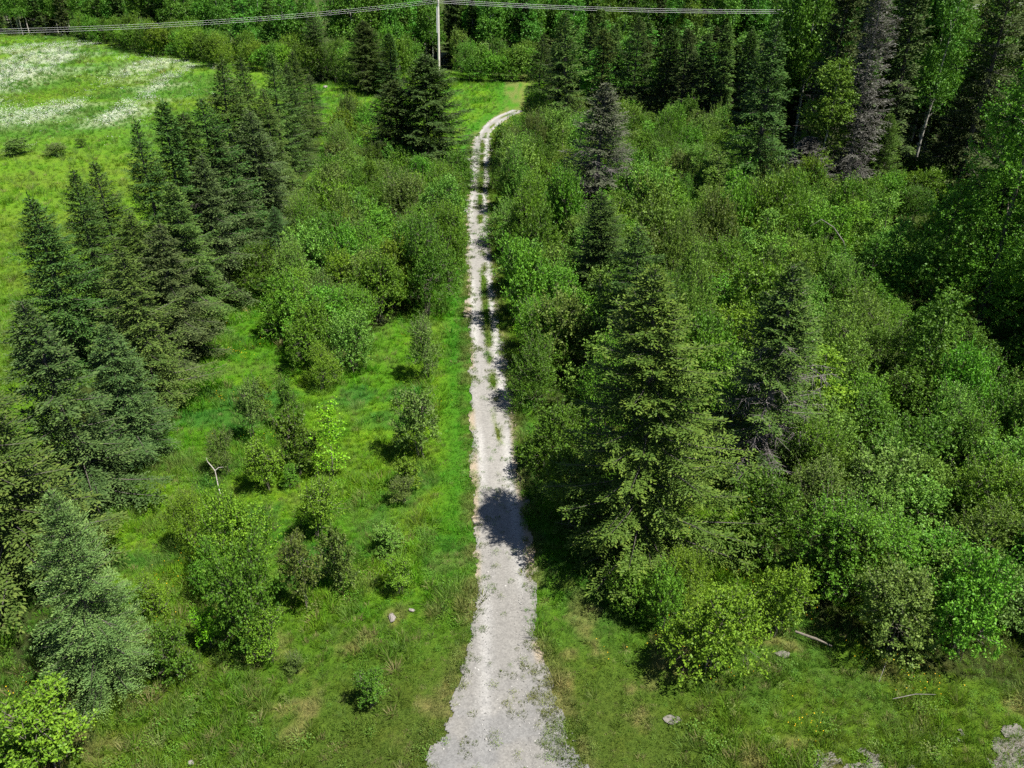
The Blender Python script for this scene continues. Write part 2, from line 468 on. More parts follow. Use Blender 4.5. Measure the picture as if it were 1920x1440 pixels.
proto('spruce_far', build_spruce, (71, 72), BARK, NEEDLE, H=18, R=2.6, step=0.75, per=5, power=0.7, droop=0.4, dens=0.6, sprig=0.34, sparse=0.1, rag=0.4)
proto('bush', build_bush, (101, 102, 103, 104, 105, 106), TWIG, LEAF)
proto('young_tree', build_tree, (151, 152, 153), TWIG, LEAF, H=7.0, W=3.4, trunk_to=0.16, n_lobe=22, n_tw=620, per=13, leaf=0.11, twig=0.34, rtr=0.10, limb=10)
proto('bush_small', build_bush, (111, 112, 113), TWIG, LEAF, H=2.8, W=2.1, n_lobe=13, n_tw=430, per=13, leaf=0.082, twig=0.2, stems=5)
proto('bush_tall', build_bush, (121, 122), TWIG, LEAF, H=4.2, W=1.9, n_lobe=14, n_tw=480, per=13, leaf=0.085, twig=0.22, stems=4)
proto('bush_far', build_bush, (131, 132, 133), TWIG, LEAF, H=6.5, W=6.0, n_lobe=16, n_tw=750, per=9, leaf=0.20, twig=0.6, stems=4)
proto('sapling', build_sapling, (141,), TWIG, LEAF)
proto('aspen', build_tree, (201, 202), PALEBARK, LEAF, H=18, W=6.2, leaf=0.14, twig=0.5)
proto('aspen_far', build_tree, (211, 212, 213), PALEBARK, LEAF, H=19, W=6.2, trunk_to=0.36, n_tw=900, per=9, leaf=0.27, twig=0.7)
proto('poplar', build_tree, (221, 222), TWIG, LEAF, H=20, W=10.5, trunk_to=0.12, n_lobe=46, n_tw=4000, per=12, leaf=0.135, twig=0.5, rtr=0.2, limb=18)
proto('maple', build_tree, (231, 232), TWIG, LEAF, H=9, W=6.0, trunk_to=0.15, n_lobe=24, n_tw=1000, per=13, leaf=0.14, twig=0.5, rtr=0.16, limb=12)
NAME = {'spruce_big': 'spruce_tree', 'spruce': 'spruce_tree', 'spruce_sparse': 'spruce_tree', 'spruce_young': 'young_spruce', 'spruce_slim': 'slender_spruce', 'spruce_dead': 'dead_spruce',
        'pine': 'pine_tree', 'spruce_far': 'forest_spruce', 'bush': 'leafy_bush', 'bush_small': 'small_bush', 'bush_tall': 'upright_bush', 'bush_far': 'tall_hedge_bush',
        'sapling': 'sapling', 'aspen': 'aspen_tree', 'aspen_far': 'forest_aspen', 'poplar': 'poplar_tree', 'maple': 'maple_tree', 'young_tree': 'young_tree'}
CAT = {'spruce_big': 'spruce tree', 'spruce': 'spruce tree', 'spruce_sparse': 'spruce tree', 'spruce_young': 'spruce tree', 'spruce_slim': 'spruce tree', 'spruce_dead': 'dead tree',
       'pine': 'pine tree', 'spruce_far': 'spruce tree', 'bush': 'bush', 'bush_small': 'bush', 'bush_tall': 'bush', 'bush_far': 'bush', 'sapling': 'sapling',
       'aspen': 'aspen tree', 'aspen_far': 'aspen tree', 'poplar': 'poplar tree', 'maple': 'maple tree', 'young_tree': 'young tree'}
N_PLACED = {}
def place(kind, x, y, h, w, colour, label, group='', lean=0.02):
    """One plant: an Empty at its base with a trunk (or stem) and a crown of its own."""
    lst = PROTO[kind]
    k = N_PLACED.get(kind, 0)
    N_PLACED[kind] = k + 1
    wood, leaf, H, W = lst[k % len(lst)]
    e = bpy.data.objects.new(NAME[kind], None)
    C.objects.link(e)
    e.empty_display_size = 0.3
    e.location = (x, y, -0.08)
    e.rotation_euler = (random.gauss(0, lean), random.gauss(0, lean), random.uniform(0, 6.283))
    if 'spruce' in kind and kind not in ('spruce_dead', 'spruce_young', 'spruce_big'):
        w *= 1.20
    if kind == 'pine':
        w *= 1.35
    e.scale = (w / W, w / W, h / H)
    if len(label.split()) > 16:
        print('LONG', label)
    e['label'], e['category'] = label, CAT[kind]
    if group:
        e['group'] = group
    for nm, me in (('stem' if 'bush' in kind or kind == 'sapling' else 'trunk', wood), ('crown', leaf)):
        if me is None:
            continue
        o = bpy.data.objects.new(nm, me)
        C.objects.link(o)
        o.parent = e
        o.color = (*colour, 1)
    return e
THINGS = [
    ('spruce_young', -15.63, 21.96, 8.9, 4.63, 'spruce_pale', 'small pale green spruce with a curled tip, alone at the near end of the row', 'the small pale spruce', ''),
    ('spruce', -21.87, 27.66, 12.71, 7.27, 'spruce_olive', 'broad olive spruce with long drooping boughs behind the small pale spruce', 'the broad olive spruce', 'spruces in the row between meadow and grass lane'),
    ('spruce', -26.02, 30.85, 13.19, 7.14, 'spruce_olive', 'olive green spruce cut by the picture edge on the meadow side of the row', '', 'spruces in the row between meadow and grass lane'),
    ('spruce', -21.12, 33.19, 11.29, 6.37, 'spruce_blue', 'blue-green spruce with feathery boughs between olive spruce and grass lane', 'the feathery blue-green spruce', 'spruces in the row between meadow and grass lane'),
    ('spruce', -20.71, 37.34, 8.41, 4.82, 'spruce_blue', 'low blue-tinged spruce leaning out over the grass lane with yellow flowers', 'the low blue-tinged spruce', 'spruces in the row between meadow and grass lane'),
    ('spruce', -21.74, 42.94, 10.14, 5.95, 'spruce_olive', 'olive spruce beside the grass lane, just beyond the low blue-tinged spruce', '', 'spruces in the row between meadow and grass lane'),
    ('spruce', -28.96, 48.31, 11.99, 6.49, 'spruce_dark', 'dark spruce with long pointed boughs sticking out over the open meadow', 'the dark spruce with pointed boughs', 'spruces in the row between meadow and grass lane'),
    ('spruce', -28.34, 51.62, 12.54, 5.4, 'spruce_dark', 'narrow topped dark spruce, lower of the twin tips against the meadow', 'the twin-tip spruce', 'spruces in the row between meadow and grass lane'),
    ('spruce', -28.42, 55.3, 12.12, 5.73, 'spruce_dark', 'bushy topped dark spruce, higher of the twin tips against the meadow', '', 'spruces in the row between meadow and grass lane'),
    ('spruce', -25.07, 51.62, 9.69, 6.2, 'spruce_mid', 'mid green spruce in the middle of the row behind the twin tips', '', 'spruces in the row between meadow and grass lane'),
    ('spruce', -22.96, 49.76, 9.55, 6.37, 'spruce_grey', 'olive spruce with grey dead lower twigs at the edge of the grass lane', 'the grey-skirted olive spruce', 'spruces in the row between meadow and grass lane'),
    ('spruce', -23.77, 55.79, 10.54, 6.2, 'spruce_olive', 'olive spruce beside the grass lane just beyond the grey-skirted one', '', 'spruces in the row between meadow and grass lane'),
    ('spruce', -26.39, 58.87, 14.27, 5.99, 'spruce_dark', 'spruce with bare spiky boughs on the meadow side beside the slim spire', '', 'spruces in the row between meadow and grass lane'),
    ('spruce_slim', -25.74, 60.52, 15.27, 3.87, 'spruce_dark', 'slim spire-topped spruce rising tallest against the white flower bands', 'the slim spire spruce', 'spruces in the row between meadow and grass lane'),
    ('spruce_slim', -25.84, 65.31, 13.58, 3.94, 'spruce_dark', 'second slim spire of the row, a little shorter, its tip over the meadow', '', 'spruces in the row between meadow and grass lane'),
    ('spruce', -24.94, 67.95, 14.28, 7.47, 'spruce_dark', 'full dark spruce just beyond the two slim spires of the row', 'the full dark spruce', 'spruces in the row between meadow and grass lane'),
    ('spruce', -23.71, 61.09, 11.36, 6.26, 'spruce_grey', 'spruce with grey bare lower boughs in the middle of the lane edge', '', 'spruces in the row between meadow and grass lane'),
    ('spruce', -24.37, 67.95, 11.98, 6.39, 'spruce_grey', 'spruce with a visible dark trunk over grey skirts near the lane narrows', '', 'spruces in the row between meadow and grass lane'),
    ('spruce', -27.32, 79.62, 15.96, 8.8, 'spruce_mid', 'broad mid green spruce topping the far half of the row', 'the broad far-row spruce', 'spruces in the row between meadow and grass lane'),
    ('spruce', -24.29, 77.03, 11.91, 7.13, 'spruce_grey', 'grey-barked spruce facing the alder thicket across the lane', '', 'spruces in the row between meadow and grass lane'),
    ('spruce', -27.05, 87.33, 15.34, 7.33, 'spruce_mid', 'leafy-looking tall spruce behind the grey-barked spruce of the far row', '', 'spruces in the row between meadow and grass lane'),
    ('spruce', -26.64, 94.0, 14.87, 6.64, 'spruce_olive', 'olive spruce with a flat top towards the far end of the row', '', 'spruces in the row between meadow and grass lane'),
    ('spruce', -25.14, 86.3, 12.42, 5.9, 'spruce_olive', 'yellow-tinged spruce leaning over the narrow far end of the lane', '', 'spruces in the row between meadow and grass lane'),
    ('spruce', -27.36, 104.4, 12.54, 5.68, 'spruce_dark', 'dark column-shaped spruce near the far end of the row', 'the dark column spruce', 'spruces in the row between meadow and grass lane'),
    ('spruce', -30.44, 117.02, 12.72, 6.67, 'spruce_mid', 'green spruce hiding behind the dark column-shaped spruce', '', 'spruces in the row between meadow and grass lane'),
    ('spruce', -29.75, 124.41, 8.7, 5.93, 'spruce_grey', 'soft grey-green spruce, last of the row before the far clearing', 'the last spruce of the row', 'spruces in the row between meadow and grass lane'),
    ('spruce_young', -20.12, 67.27, 5.74, 3.93, 'spruce_blue', 'small dark blue-green spruce standing between the lane and the alder thicket', 'the small dark blue spruce', ''),
    ('pine', -9.64, 95.2, 14.47, 9.16, 'pine', 'big broad dark pine standing in the thicket close to the pale track', 'the big dark pine', ''),
    ('pine', -13.33, 96.42, 11.8, 6.85, 'pine', 'shorter dark pine pressed against the big broad pine', '', ''),
    ('pine', -28.16, 166.7, 12.68, 8.04, 'pine', 'dark pine with a domed crown at the back of the far clearing', 'the domed far pine', ''),
    ('spruce', -40.5, 181.08, 13.41, 8.35, 'spruce_brown', 'brownish spruce at the forest edge beyond the end of the row', 'the brownish far spruce', ''),
    ('spruce_slim', -22.82, 162.79, 10.97, 4.85, 'spruce_dark', 'narrow dark spruce between the domed pine and the utility pole', '', ''),
    ('spruce_big', 6.02, 29.48, 14.37, 10.38, 'spruce_fresh', 'huge bright green spruce with ragged boughs right beside the track shadow', 'the huge bright spruce', ''),
    ('spruce', 7.68, 44.97, 10.72, 6.16, 'spruce_dark', 'dark spruce rising directly behind the huge bright spruce', 'the dark spruce behind it', ''),
    ('spruce', 6.61, 57.3, 9.76, 6.76, 'spruce_dark', 'dark blunt spruce in the thicket in front of the half-dead spruce', 'the dark blunt spruce', ''),
    ('spruce_sparse', 12.95, 35.79, 12.09, 6.71, 'spruce_mid', 'thin leaning spruce with grey bare lower trunk beside the huge bright spruce', 'the thin leaning spruce', ''),
    ('spruce_sparse', 7.92, 77.03, 14.37, 8.84, 'half_dead', 'half-dead spruce with grey and rusty boughs above the leafy thicket', 'the half-dead spruce', ''),
    ('spruce', 7.98, 120.61, 17.28, 9.43, 'spruce_olive', 'tall full olive spruce at the bend where the track disappears', 'the bend spruce', ''),
    ('spruce', 3.72, 128.42, 13.93, 7.25, 'spruce_dark', 'dark spruce standing beside the clearing next to the track bend', 'the dark clearing spruce', ''),
    ('spruce', 17.85, 124.41, 16.35, 7.39, 'spruce_dark', 'dark spruce with clustered tips behind the half-dead spruce', '', ''),
    ('spruce_slim', 13.21, 126.38, 14.6, 5.55, 'spruce_olive', 'slim olive spruce squeezed between tall olive and dark clustered spruce', '', ''),
    ('spruce_slim', 21.45, 121.73, 15.46, 4.74, 'spruce_dark', 'slim spruce, first of five slender spires under the wires', 'the five slender spires', 'slender spires under the wires'),
    ('spruce_slim', 23.89, 119.52, 15.37, 4.51, 'spruce_brown', 'slim brown-tinged spruce, second of five slender spires under the wires', '', 'slender spires under the wires'),
    ('spruce_slim', 26.39, 118.08, 14.82, 4.46, 'spruce_dark', 'slim dark spruce, third of five slender spires under the wires', '', 'slender spires under the wires'),
    ('spruce_slim', 29.0, 116.67, 15.99, 4.26, 'spruce_olive', 'slim olive spruce, fourth of five slender spires under the wires', '', 'slender spires under the wires'),
    ('spruce_slim', 31.17, 111.98, 15.6, 4.53, 'spruce_dark', 'slim black-green spruce, last of five slender spires under the wires', '', 'slender spires under the wires'),
    ('spruce', 24.35, 80.52, 19.4, 8.8, 'spruce_dark', 'massive dark spruce with a rusty thin tip standing over the thicket', 'the massive dark spruce', ''),
    ('spruce_slim', 33.68, 90.56, 23.18, 5.7, 'spruce_brown', 'tall brownish spruce between the massive dark spruce and the dead grey one', 'the tall brownish spruce', ''),
    ('spruce_slim', 37.2, 92.83, 21.67, 5.27, 'spruce_grey', 'tall grey-green spruce touching the dead grey spruce', '', ''),
    ('spruce_dead', 34.96, 84.29, 24.84, 6.37, 'dead', 'tall dead spruce, all grey bare twigs, rising out of the picture', 'the tall dead spruce', ''),
    ('spruce_slim', 41.75, 90.56, 23.65, 5.69, 'spruce_brown', 'tall thin olive-brown spruce on the forest side of the dead one', 'the thin olive-brown spruce', ''),
    ('spruce_young', 38.72, 85.89, 10.04, 6.2, 'spruce_fresh', 'fresh green young spruce at the foot of the dead spruce', 'the fresh young spruce', ''),
    ('spruce_young', 47.86, 90.11, 12.67, 5.55, 'spruce_blue', 'blue-green young spruce in the dark gap before the poplars', 'the blue-green young spruce', ''),
    ('spruce', 48.51, 87.33, 25.5, 9.31, 'spruce_brown', 'black-green towering spruce behind the blue-green young spruce', '', ''),
    ('spruce_dead', 30.49, 83.32, 8.26, 8.27, 'dead', 'broken grey dead spruce stub with hanging twigs beside the massive dark spruce', '', ''),
    ('spruce_young', 20.02, 52.5, 6.07, 3.94, 'spruce_dark', 'small dark spruce tip poking out of the thicket near the thin leaning spruce', '', ''),
    ('aspen', 31.83, 84.29, 16.3, 7.62, 'aspen_yellow', 'slender aspen with a yellowing crown and pale stems by the massive spruce', 'the yellowing aspen', ''),
    ('poplar', 35.12, 55.3, 19.36, 10.75, 'poplar', 'huge spreading poplar with a sunlit top at the picture edge', 'the huge poplar', ''),
    ('poplar', 37.15, 48.31, 18.39, 10.94, 'poplar', 'broad dark poplar partly cut off beyond the huge spreading one', '', ''),
    ('poplar', 47.01, 72.25, 20.45, 10.29, 'poplar', 'tall poplar standing behind the huge spreading poplar', '', ''),
    ('aspen', 47.22, 95.2, 26.51, 7.7, 'aspen', 'bright tall aspen between the thin spruce and the towering spruce', 'the bright tall aspen', ''),
    ('maple', 32.01, 57.3, 10.34, 6.35, 'maple', 'young maple with bright flat leaf layers in front of the dark gap', 'the flat-layered maple', ''),
    ('maple', 25.05, 42.61, 7.89, 5.35, 'maple', 'young maple half in shade, layered leaves above the grey willow thicket', 'the half-shaded maple', ''),
    ('maple', 30.01, 60.52, 7.05, 5.05, 'maple', 'small maple behind the alder thicket in front of the dark gap', '', ''),
    ('bush', 2.4, 57.3, 5.17, 4.25, 'willow', 'round pale willow bush with fine leaves overhanging the track', 'the round pale willow', 'leafy bushes along the thicket side of the track'),
    ('bush', 1.69, 50.76, 4.03, 3.13, 'lime', 'bright lime green bush below the round pale willow', 'the bright lime bush', 'leafy bushes along the thicket side of the track'),
    ('bush', 2.19, 80.52, 4.92, 5.14, 'alder', 'round alder bush beside the track halfway to the bend', 'the halfway alder', 'leafy bushes along the thicket side of the track'),
    ('bush', 1.6, 96.42, 5.62, 5.06, 'willow', 'pale willow bush by the track near the bend', 'the bend willow', 'leafy bushes along the thicket side of the track'),
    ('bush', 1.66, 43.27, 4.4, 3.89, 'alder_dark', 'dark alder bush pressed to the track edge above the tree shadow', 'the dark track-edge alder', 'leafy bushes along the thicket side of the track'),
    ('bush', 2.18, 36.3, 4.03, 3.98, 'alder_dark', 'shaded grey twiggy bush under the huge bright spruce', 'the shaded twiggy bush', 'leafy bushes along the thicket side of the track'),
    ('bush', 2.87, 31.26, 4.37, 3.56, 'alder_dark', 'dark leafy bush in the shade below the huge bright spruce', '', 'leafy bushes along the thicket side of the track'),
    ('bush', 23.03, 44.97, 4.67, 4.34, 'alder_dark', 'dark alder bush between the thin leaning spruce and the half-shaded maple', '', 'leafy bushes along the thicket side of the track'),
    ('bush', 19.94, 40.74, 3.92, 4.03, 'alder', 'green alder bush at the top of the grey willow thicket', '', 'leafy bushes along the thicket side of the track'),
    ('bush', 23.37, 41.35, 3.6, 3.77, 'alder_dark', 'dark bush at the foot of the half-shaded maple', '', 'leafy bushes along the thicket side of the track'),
    ('bush', 23.08, 48.31, 5.04, 4.58, 'willow', 'pale willow bush at the corner of the dark gap', '', 'leafy bushes along the thicket side of the track'),
    ('bush', 7.7, 22.62, 4.04, 3.89, 'yellowgreen', 'large yellow-green bush at the tip of the grass in front of spruce', 'the large yellow-green bush', 'yellow-green bushes in front of the huge spruce'),
    ('bush', 10.97, 24.45, 3.32, 2.81, 'yellowgreen', 'yellow-green bush between the large yellow one and the grey willow thicket', '', 'yellow-green bushes in front of the huge spruce'),
    ('bush', 7.18, 26.15, 2.97, 2.49, 'yellowgreen', 'yellow leafy bush under the lowest spruce boughs', '', 'yellow-green bushes in front of the huge spruce'),
    ('bush', 5.17, 25.83, 2.67, 2.48, 'alder', 'twiggy green bush on the track side of the yellow bushes', '', 'yellow-green bushes in front of the huge spruce'),
    ('bush', 6.25, 24.75, 2.91, 1.97, 'alder', 'small green bush joining the twiggy bush to the large yellow one', '', 'yellow-green bushes in front of the huge spruce'),
    ('bush', -6.48, 57.3, 7.21, 5.02, 'alder_dark', 'tall oval dark glossy bush at the thicket corner beside the track verge', 'the tall glossy bush', 'bushes in the thicket between lane and track'),
    ('bush', -10.26, 56.28, 5.52, 4.38, 'alder', 'round alder bush next to the tall glossy bush', 'the round corner alder', 'bushes in the thicket between lane and track'),
    ('bush', -6.42, 74.57, 6.16, 4.54, 'willow', 'pale willow bush spilling over the track verge behind the glossy bush', 'the verge willow', 'bushes in the thicket between lane and track'),
    ('bush', -10.03, 77.03, 5.8, 5.71, 'brownleaf', 'dusty brown-green bush behind the tall glossy bush', '', 'bushes in the thicket between lane and track'),
    ('bush', -13.34, 48.31, 5.04, 3.7, 'alder', 'round bush standing forward of the thicket beside the lane', 'the forward round bush', 'bushes in the thicket between lane and track'),
    ('bush', -10.64, 48.31, 3.92, 3.37, 'willow', 'grey-green bush at the open grass edge of the thicket', '', 'bushes in the thicket between lane and track'),
    ('bush', -12.26, 45.68, 2.87, 2.56, 'yellowgreen', 'low yellow-green bush, the one furthest into the open grass', '', 'bushes in the thicket between lane and track'),
    ('bush', -19.65, 60.52, 4.71, 4.24, 'alder_dark', 'dark bush leaning over the lane opposite the grey-skirted spruce', '', 'bushes in the thicket between lane and track'),
    ('bush', -16.2, 53.41, 4.56, 3.64, 'alder', 'green bush at the lane corner of the thicket', '', 'bushes in the thicket between lane and track'),
    ('bush_small', -5.56, 47.16, 4.42, 2.71, 'greybush', 'grey-brown oval bush alone on the grass beside the track verge', 'the grey-brown oval bush', ''),
    ('bush_small', -5.22, 37.61, 4.0, 2.92, 'brownleaf', 'round brown-green bush alone in the grass with a black shadow', 'the round brown bush', ''),
    ('bush_small', -5.51, 34.91, 1.79, 1.62, 'yellowgreen', 'little yellow-green shrub at the foot of the round brown bush', '', ''),
    ('bush_small', -5.56, 33.42, 1.5, 1.52, 'greybush', 'low grey-green shrub, lower of two below the round brown bush', '', ''),
    ('sapling', -9.61, 35.64, 4.66, 2.24, 'limebright', 'bright lime sapling with large leaves standing alone in the grass', 'the lime sapling', ''),
    ('bush_tall', -13.14, 40.74, 3.58, 1.49, 'alder_dark', 'narrow dark upright bush behind the dark olive bush', '', ''),
    ('bush_tall', -11.57, 36.05, 4.55, 2.26, 'alder_dark', 'dark olive upright bush beside the lime sapling', 'the dark olive bush', ''),
    ('bush_small', -14.94, 39.27, 3.61, 1.87, 'greybush', 'pale grey-green upright bush near the middle of the open grass', 'the pale upright bush', ''),
    ('bush_small', -15.24, 42.29, 2.22, 1.61, 'yellowgreen', 'pale yellow shrub behind the pale upright bush', '', ''),
    ('bush_small', -15.37, 35.89, 2.91, 1.59, 'brownleaf', 'small olive shrub next to the white dead branch', 'the small olive shrub', ''),
    ('bush_small', -12.79, 34.43, 2.98, 2.09, 'yellowgreen', 'round yellow-green bush in front of the dark olive bush', 'the round yellow bush', ''),
    ('bush_small', -11.65, 34.58, 1.52, 1.0, 'alder', 'tiny green shrub beside the round yellow-green bush', '', ''),
    ('bush_small', -9.36, 30.65, 3.5, 2.52, 'yellowgreen', 'round bush with bright yellow-green top and deep black shade', 'the bright-topped bush', ''),
    ('bush', -14.82, 29.67, 3.25, 2.22, 'yellowgreen', 'yellow-green bush at the lane end of the large clump', '', 'bushes in the large clump in the open grass'),
    ('bush', -12.14, 27.66, 5.0, 3.25, 'yellowgreen', 'tall yellow-green bush in the middle of the large clump', 'the tall clump bush', 'bushes in the large clump in the open grass'),
    ('bush', -10.61, 23.58, 5.13, 2.92, 'alder_dark', 'tall dark green glossy bush at the front of the large clump', 'the dark clump bush', 'bushes in the large clump in the open grass'),
    ('bush', -12.84, 26.48, 2.98, 2.06, 'alder', 'mid green bush filling the lane side of the large clump', '', 'bushes in the large clump in the open grass'),
    ('bush_small', -8.88, 25.99, 3.66, 1.91, 'brownleaf', 'dusty brown bush on the track side of the dark clump bush', '', 'bushes in the large clump in the open grass'),
    ('bush_small', -7.59, 27.15, 3.29, 1.86, 'brownleaf', 'olive-brown leafy bush at the track end of the large clump', '', 'bushes in the large clump in the open grass'),
    ('bush_small', -9.62, 22.94, 2.8, 1.77, 'yellowgreen', 'round yellow-green bush at the nearest corner of the large clump', '', 'bushes in the large clump in the open grass'),
    ('bush_small', -12.15, 23.67, 1.95, 1.24, 'limebright', 'bright lime little shrub in front of the dark clump bush', '', 'bushes in the large clump in the open grass'),
    ('bush_small', -12.74, 21.96, 2.82, 1.62, 'alder_dark', 'dark small-leaved bush touching the small pale spruce', '', 'bushes in the large clump in the open grass'),
    ('bush_small', -15.08, 25.52, 2.23, 1.68, 'yellowgreen', 'yellow-green low bush behind the small pale spruce', '', 'bushes in the large clump in the open grass'),
    ('bush_small', -15.78, 18.46, 3.1, 3.09, 'yellowgreen', 'broad yellow-green bush at the bottom corner below the small pale spruce', 'the corner yellow bush', ''),
    ('bush_small', -16.64, 18.15, 1.66, 2.0, 'yellowgreen', 'dull yellow low bush at the very corner beside the corner yellow bush', '', ''),
    ('bush_small', -17.26, 21.08, 1.84, 1.59, 'alder_dark', 'dark low shrub in the shadow of the small pale spruce', '', ''),
    ('bush_small', -4.9, 26.81, 1.82, 1.39, 'yellowgreen', 'little yellow-leaved shrub in the tall grass near the track', '', ''),
    ('bush_small', -5.67, 29.67, 1.43, 1.75, 'willow', 'silvery low shrub in the tall grass near the track', '', ''),
    ('bush_small', -8.48, 22.35, 1.02, 0.93, 'brownleaf', 'tiny brown shrub in front of the nearest corner of the clump', '', ''),
    ('bush_small', -5.21, 20.83, 1.56, 1.39, 'alder_dark', 'dark low herb clump in the mown grass near the track mouth', '', ''),
    ('bush_small', -68.42, 111.98, 2.0, 5.1, 'greybush', 'low olive shrub patch in the open meadow', '', ''),
    ('bush_small', -62.24, 111.34, 1.71, 4.35, 'greybush', 'low scrubby shrub in the open meadow next to the olive patch', '', ''),
    ('bush_small', -61.26, 116.67, 1.19, 1.82, 'alder_dark', 'tiny dark round shrub alone in the open meadow', '', ''),
]
ZONES = {
    'mid': [(-18.51, 59.97), (-15.02, 52.5), (-12.82, 47.54), (-11.54, 48.31), (-10.54, 53.41), (-9.36, 56.28), (-6.91, 60.52), (-4.9, 62.84), (-5.29, 75.38), (-6.19, 90.56), (-7.3, 100.27), (-14.6, 100.27), (-20.55, 117.02), (-26.23, 134.0), (-25.73, 124.41), (-22.42, 100.27), (-21.22, 84.29), (-19.91, 72.25)],
    'right': [(2.33, 36.3), (1.19, 44.62), (1.05, 50.76), (0.26, 60.52), (-0.41, 75.38), (-0.95, 95.2), (-0.59, 111.98), (2.52, 130.51), (8.52, 132.67), (18.92, 121.73), (28.91, 113.62), (30.8, 84.29), (36.58, 78.74), (29.36, 60.52), (22.79, 47.54), (18.78, 41.97), (15.69, 36.3), (13.39, 35.3), (12.08, 39.56), (6.81, 39.56), (3.99, 35.3)],
    'rbot': [(11.19, 30.06), (11.44, 26.48), (12.88, 25.21), (14.72, 23.58), (17.46, 22.09), (21.1, 21.58), (30.29, 30.85), (33.23, 40.74), (23.42, 40.74), (17.99, 37.88), (14.24, 33.42)],
    'rshade': [(35.77, 75.38), (44.13, 65.31), (51.39, 60.52), (38.09, 41.35), (23.69, 41.35), (19.52, 41.35), (23.08, 48.31)],
    'hedge': [(-130.35, 262.56), (-91.69, 224.8), (-70.87, 203.59), (-52.42, 190.86), (-39.57, 175.06), (-44.08, 190.86), (-77.04, 222.5), (-99.46, 245.01), (-138.11, 282.67)],
    'backhedge': [(-39.88, 176.53), (-30.2, 171.48), (-14.87, 182.64), (-6.67, 177.27), (2.75, 175.06), (5.83, 186.67), (-15.82, 195.23), (-30.98, 190.86), (-42.89, 190.86)],
    'gap': [(33.55, 82.37), (40.58, 80.52), (49.63, 77.03), (61.79, 88.38), (48.72, 96.42), (36.77, 95.2)],
    'daisy': [(-144.66, 245.01), (-127.3, 259.47), (-106.43, 238.33), (-99.05, 222.5), (-71.19, 204.56), (-55.95, 155.46), (-54.08, 134.9), (-60.46, 130.51), (-69.51, 128.42), (-79.44, 128.42), (-105.8, 130.51), (-189.87, 245.01)],
    'wall_meadow': [(-185.08, 297.79), (-158.83, 282.67), (-141.57, 279.12), (-99.46, 245.01), (-77.79, 224.8), (-43.25, 192.59), (-57.25, 234.59), (-91.79, 266.8), (-113.46, 287.01), (-155.57, 321.12), (-172.83, 324.67), (-199.08, 339.79)],
    'wall_pole': [(-43.25, 192.59), (-30.98, 190.86), (-16.02, 197.95), (5.88, 188.32), (9.88, 224.32), (-12.02, 233.95), (-26.98, 226.86), (-39.25, 228.59)],
    'wires_low': [(6.76, 152.02), (12.42, 138.6), (22.94, 132.24), (30.18, 126.38), (34.69, 121.73), (46.69, 165.73), (42.18, 170.38), (34.94, 176.24), (24.42, 182.6), (18.76, 196.02)],
    'wires_far': [(8, 200), (60, 202), (100, 210), (100, 236), (8, 236)],
    'wires_tall': [(34.69, 121.73), (38.52, 108.84), (39.35, 98.96), (69.35, 158.96), (68.52, 168.84), (64.69, 181.73)],
    'dark': [(39.1, 96.42), (49.84, 98.96), (55.81, 92.83), (63.11, 90.56), (71.11, 126.56), (63.81, 128.83), (57.84, 134.96), (47.1, 132.42)],
}
TRACK = [(-0.32, 18.05, 2.81), (-0.22, 19.0, 2.59), (-0.13, 19.89, 2.37), (-0.28, 21.32, 1.91), (-0.36, 22.62, 1.58), (-0.33, 24.01, 1.42), (-0.35, 25.52, 1.38), (-0.36, 27.15, 1.35), (-0.49, 30.85, 1.37), (-0.85, 35.3, 1.25), (-1.14, 40.74, 1.33), (-1.32, 44.62, 1.39), (-1.62, 48.31, 1.26), (-1.89, 52.5, 1.23), (-2.12, 56.28, 1.22), (-2.42, 60.52, 1.21), (-2.78, 67.95, 1.26), (-3.39, 78.74, 1.24), (-3.74, 88.38, 1.25), (-4.01, 100.27, 1.36), (-4.32, 111.98, 1.39), (-4.46, 120.61, 1.41), (-4.12, 126.38, 1.51), (-3.57, 130.51, 1.72), (-2.81, 134.9, 1.95), (-1.78, 139.55, 1.96), (-0.36, 142.99, 2.01), (1.4, 146.07, 2.33)]
PX, PY = -16.32, 190.86
# ------------------------------------------------------------------ ground regions
TX = np.array(TRACK)
def track_c(y):
    return np.interp(y, TX[:, 1], TX[:, 0])
def track_w(y):
    return np.interp(y, TX[:, 1], TX[:, 2])
def track_d(x, y):
    """distance outside the track edge, negative on the track (a sideways distance; the last bend is treated below)"""
    return np.abs(x - track_c(y)) - track_w(y)
ROW_X = (np.array([14, 26, 46, 60, 80, 100, 120, 150, 175]), np.array([-19, -23.5, -27, -28, -29, -30.5, -33, -40, -46.]))
def meadow_m(x, y):
    return smooth(1.0, -2.5, x - np.interp(y, *ROW_X))
DAISY_POLY = ZONES['daisy']
def daisy_m(x, y):
    a = math.radians(DAISY_ANGLE)
    s, t = x * math.cos(a) + y * math.sin(a), -x * math.sin(a) + y * math.cos(a)
    n = fbm(s / 16.0, t, 4.2, 2, 31) * 0.72 + fbm(x, y, 24.0, 2, 33) * 0.28
    lim = 0.50 + 0.065 * smooth(-96, -62, x)
    return smooth(lim, lim + 0.09, n) * smooth(0.30, 0.52, fbm(s / 2.0, t, 1.6, 3, 35)) * inpoly(x, y, DAISY_POLY)
DAISY_ANGLE = 98.0
_f = sorted(ZONES['wall_meadow'][:6] + ZONES['wall_pole'][1:4] + [(-900, 420), (60, 190), (900, 190)])
FRONT_X, FRONT_Y = [q[0] for q in _f], [q[1] for q in _f]
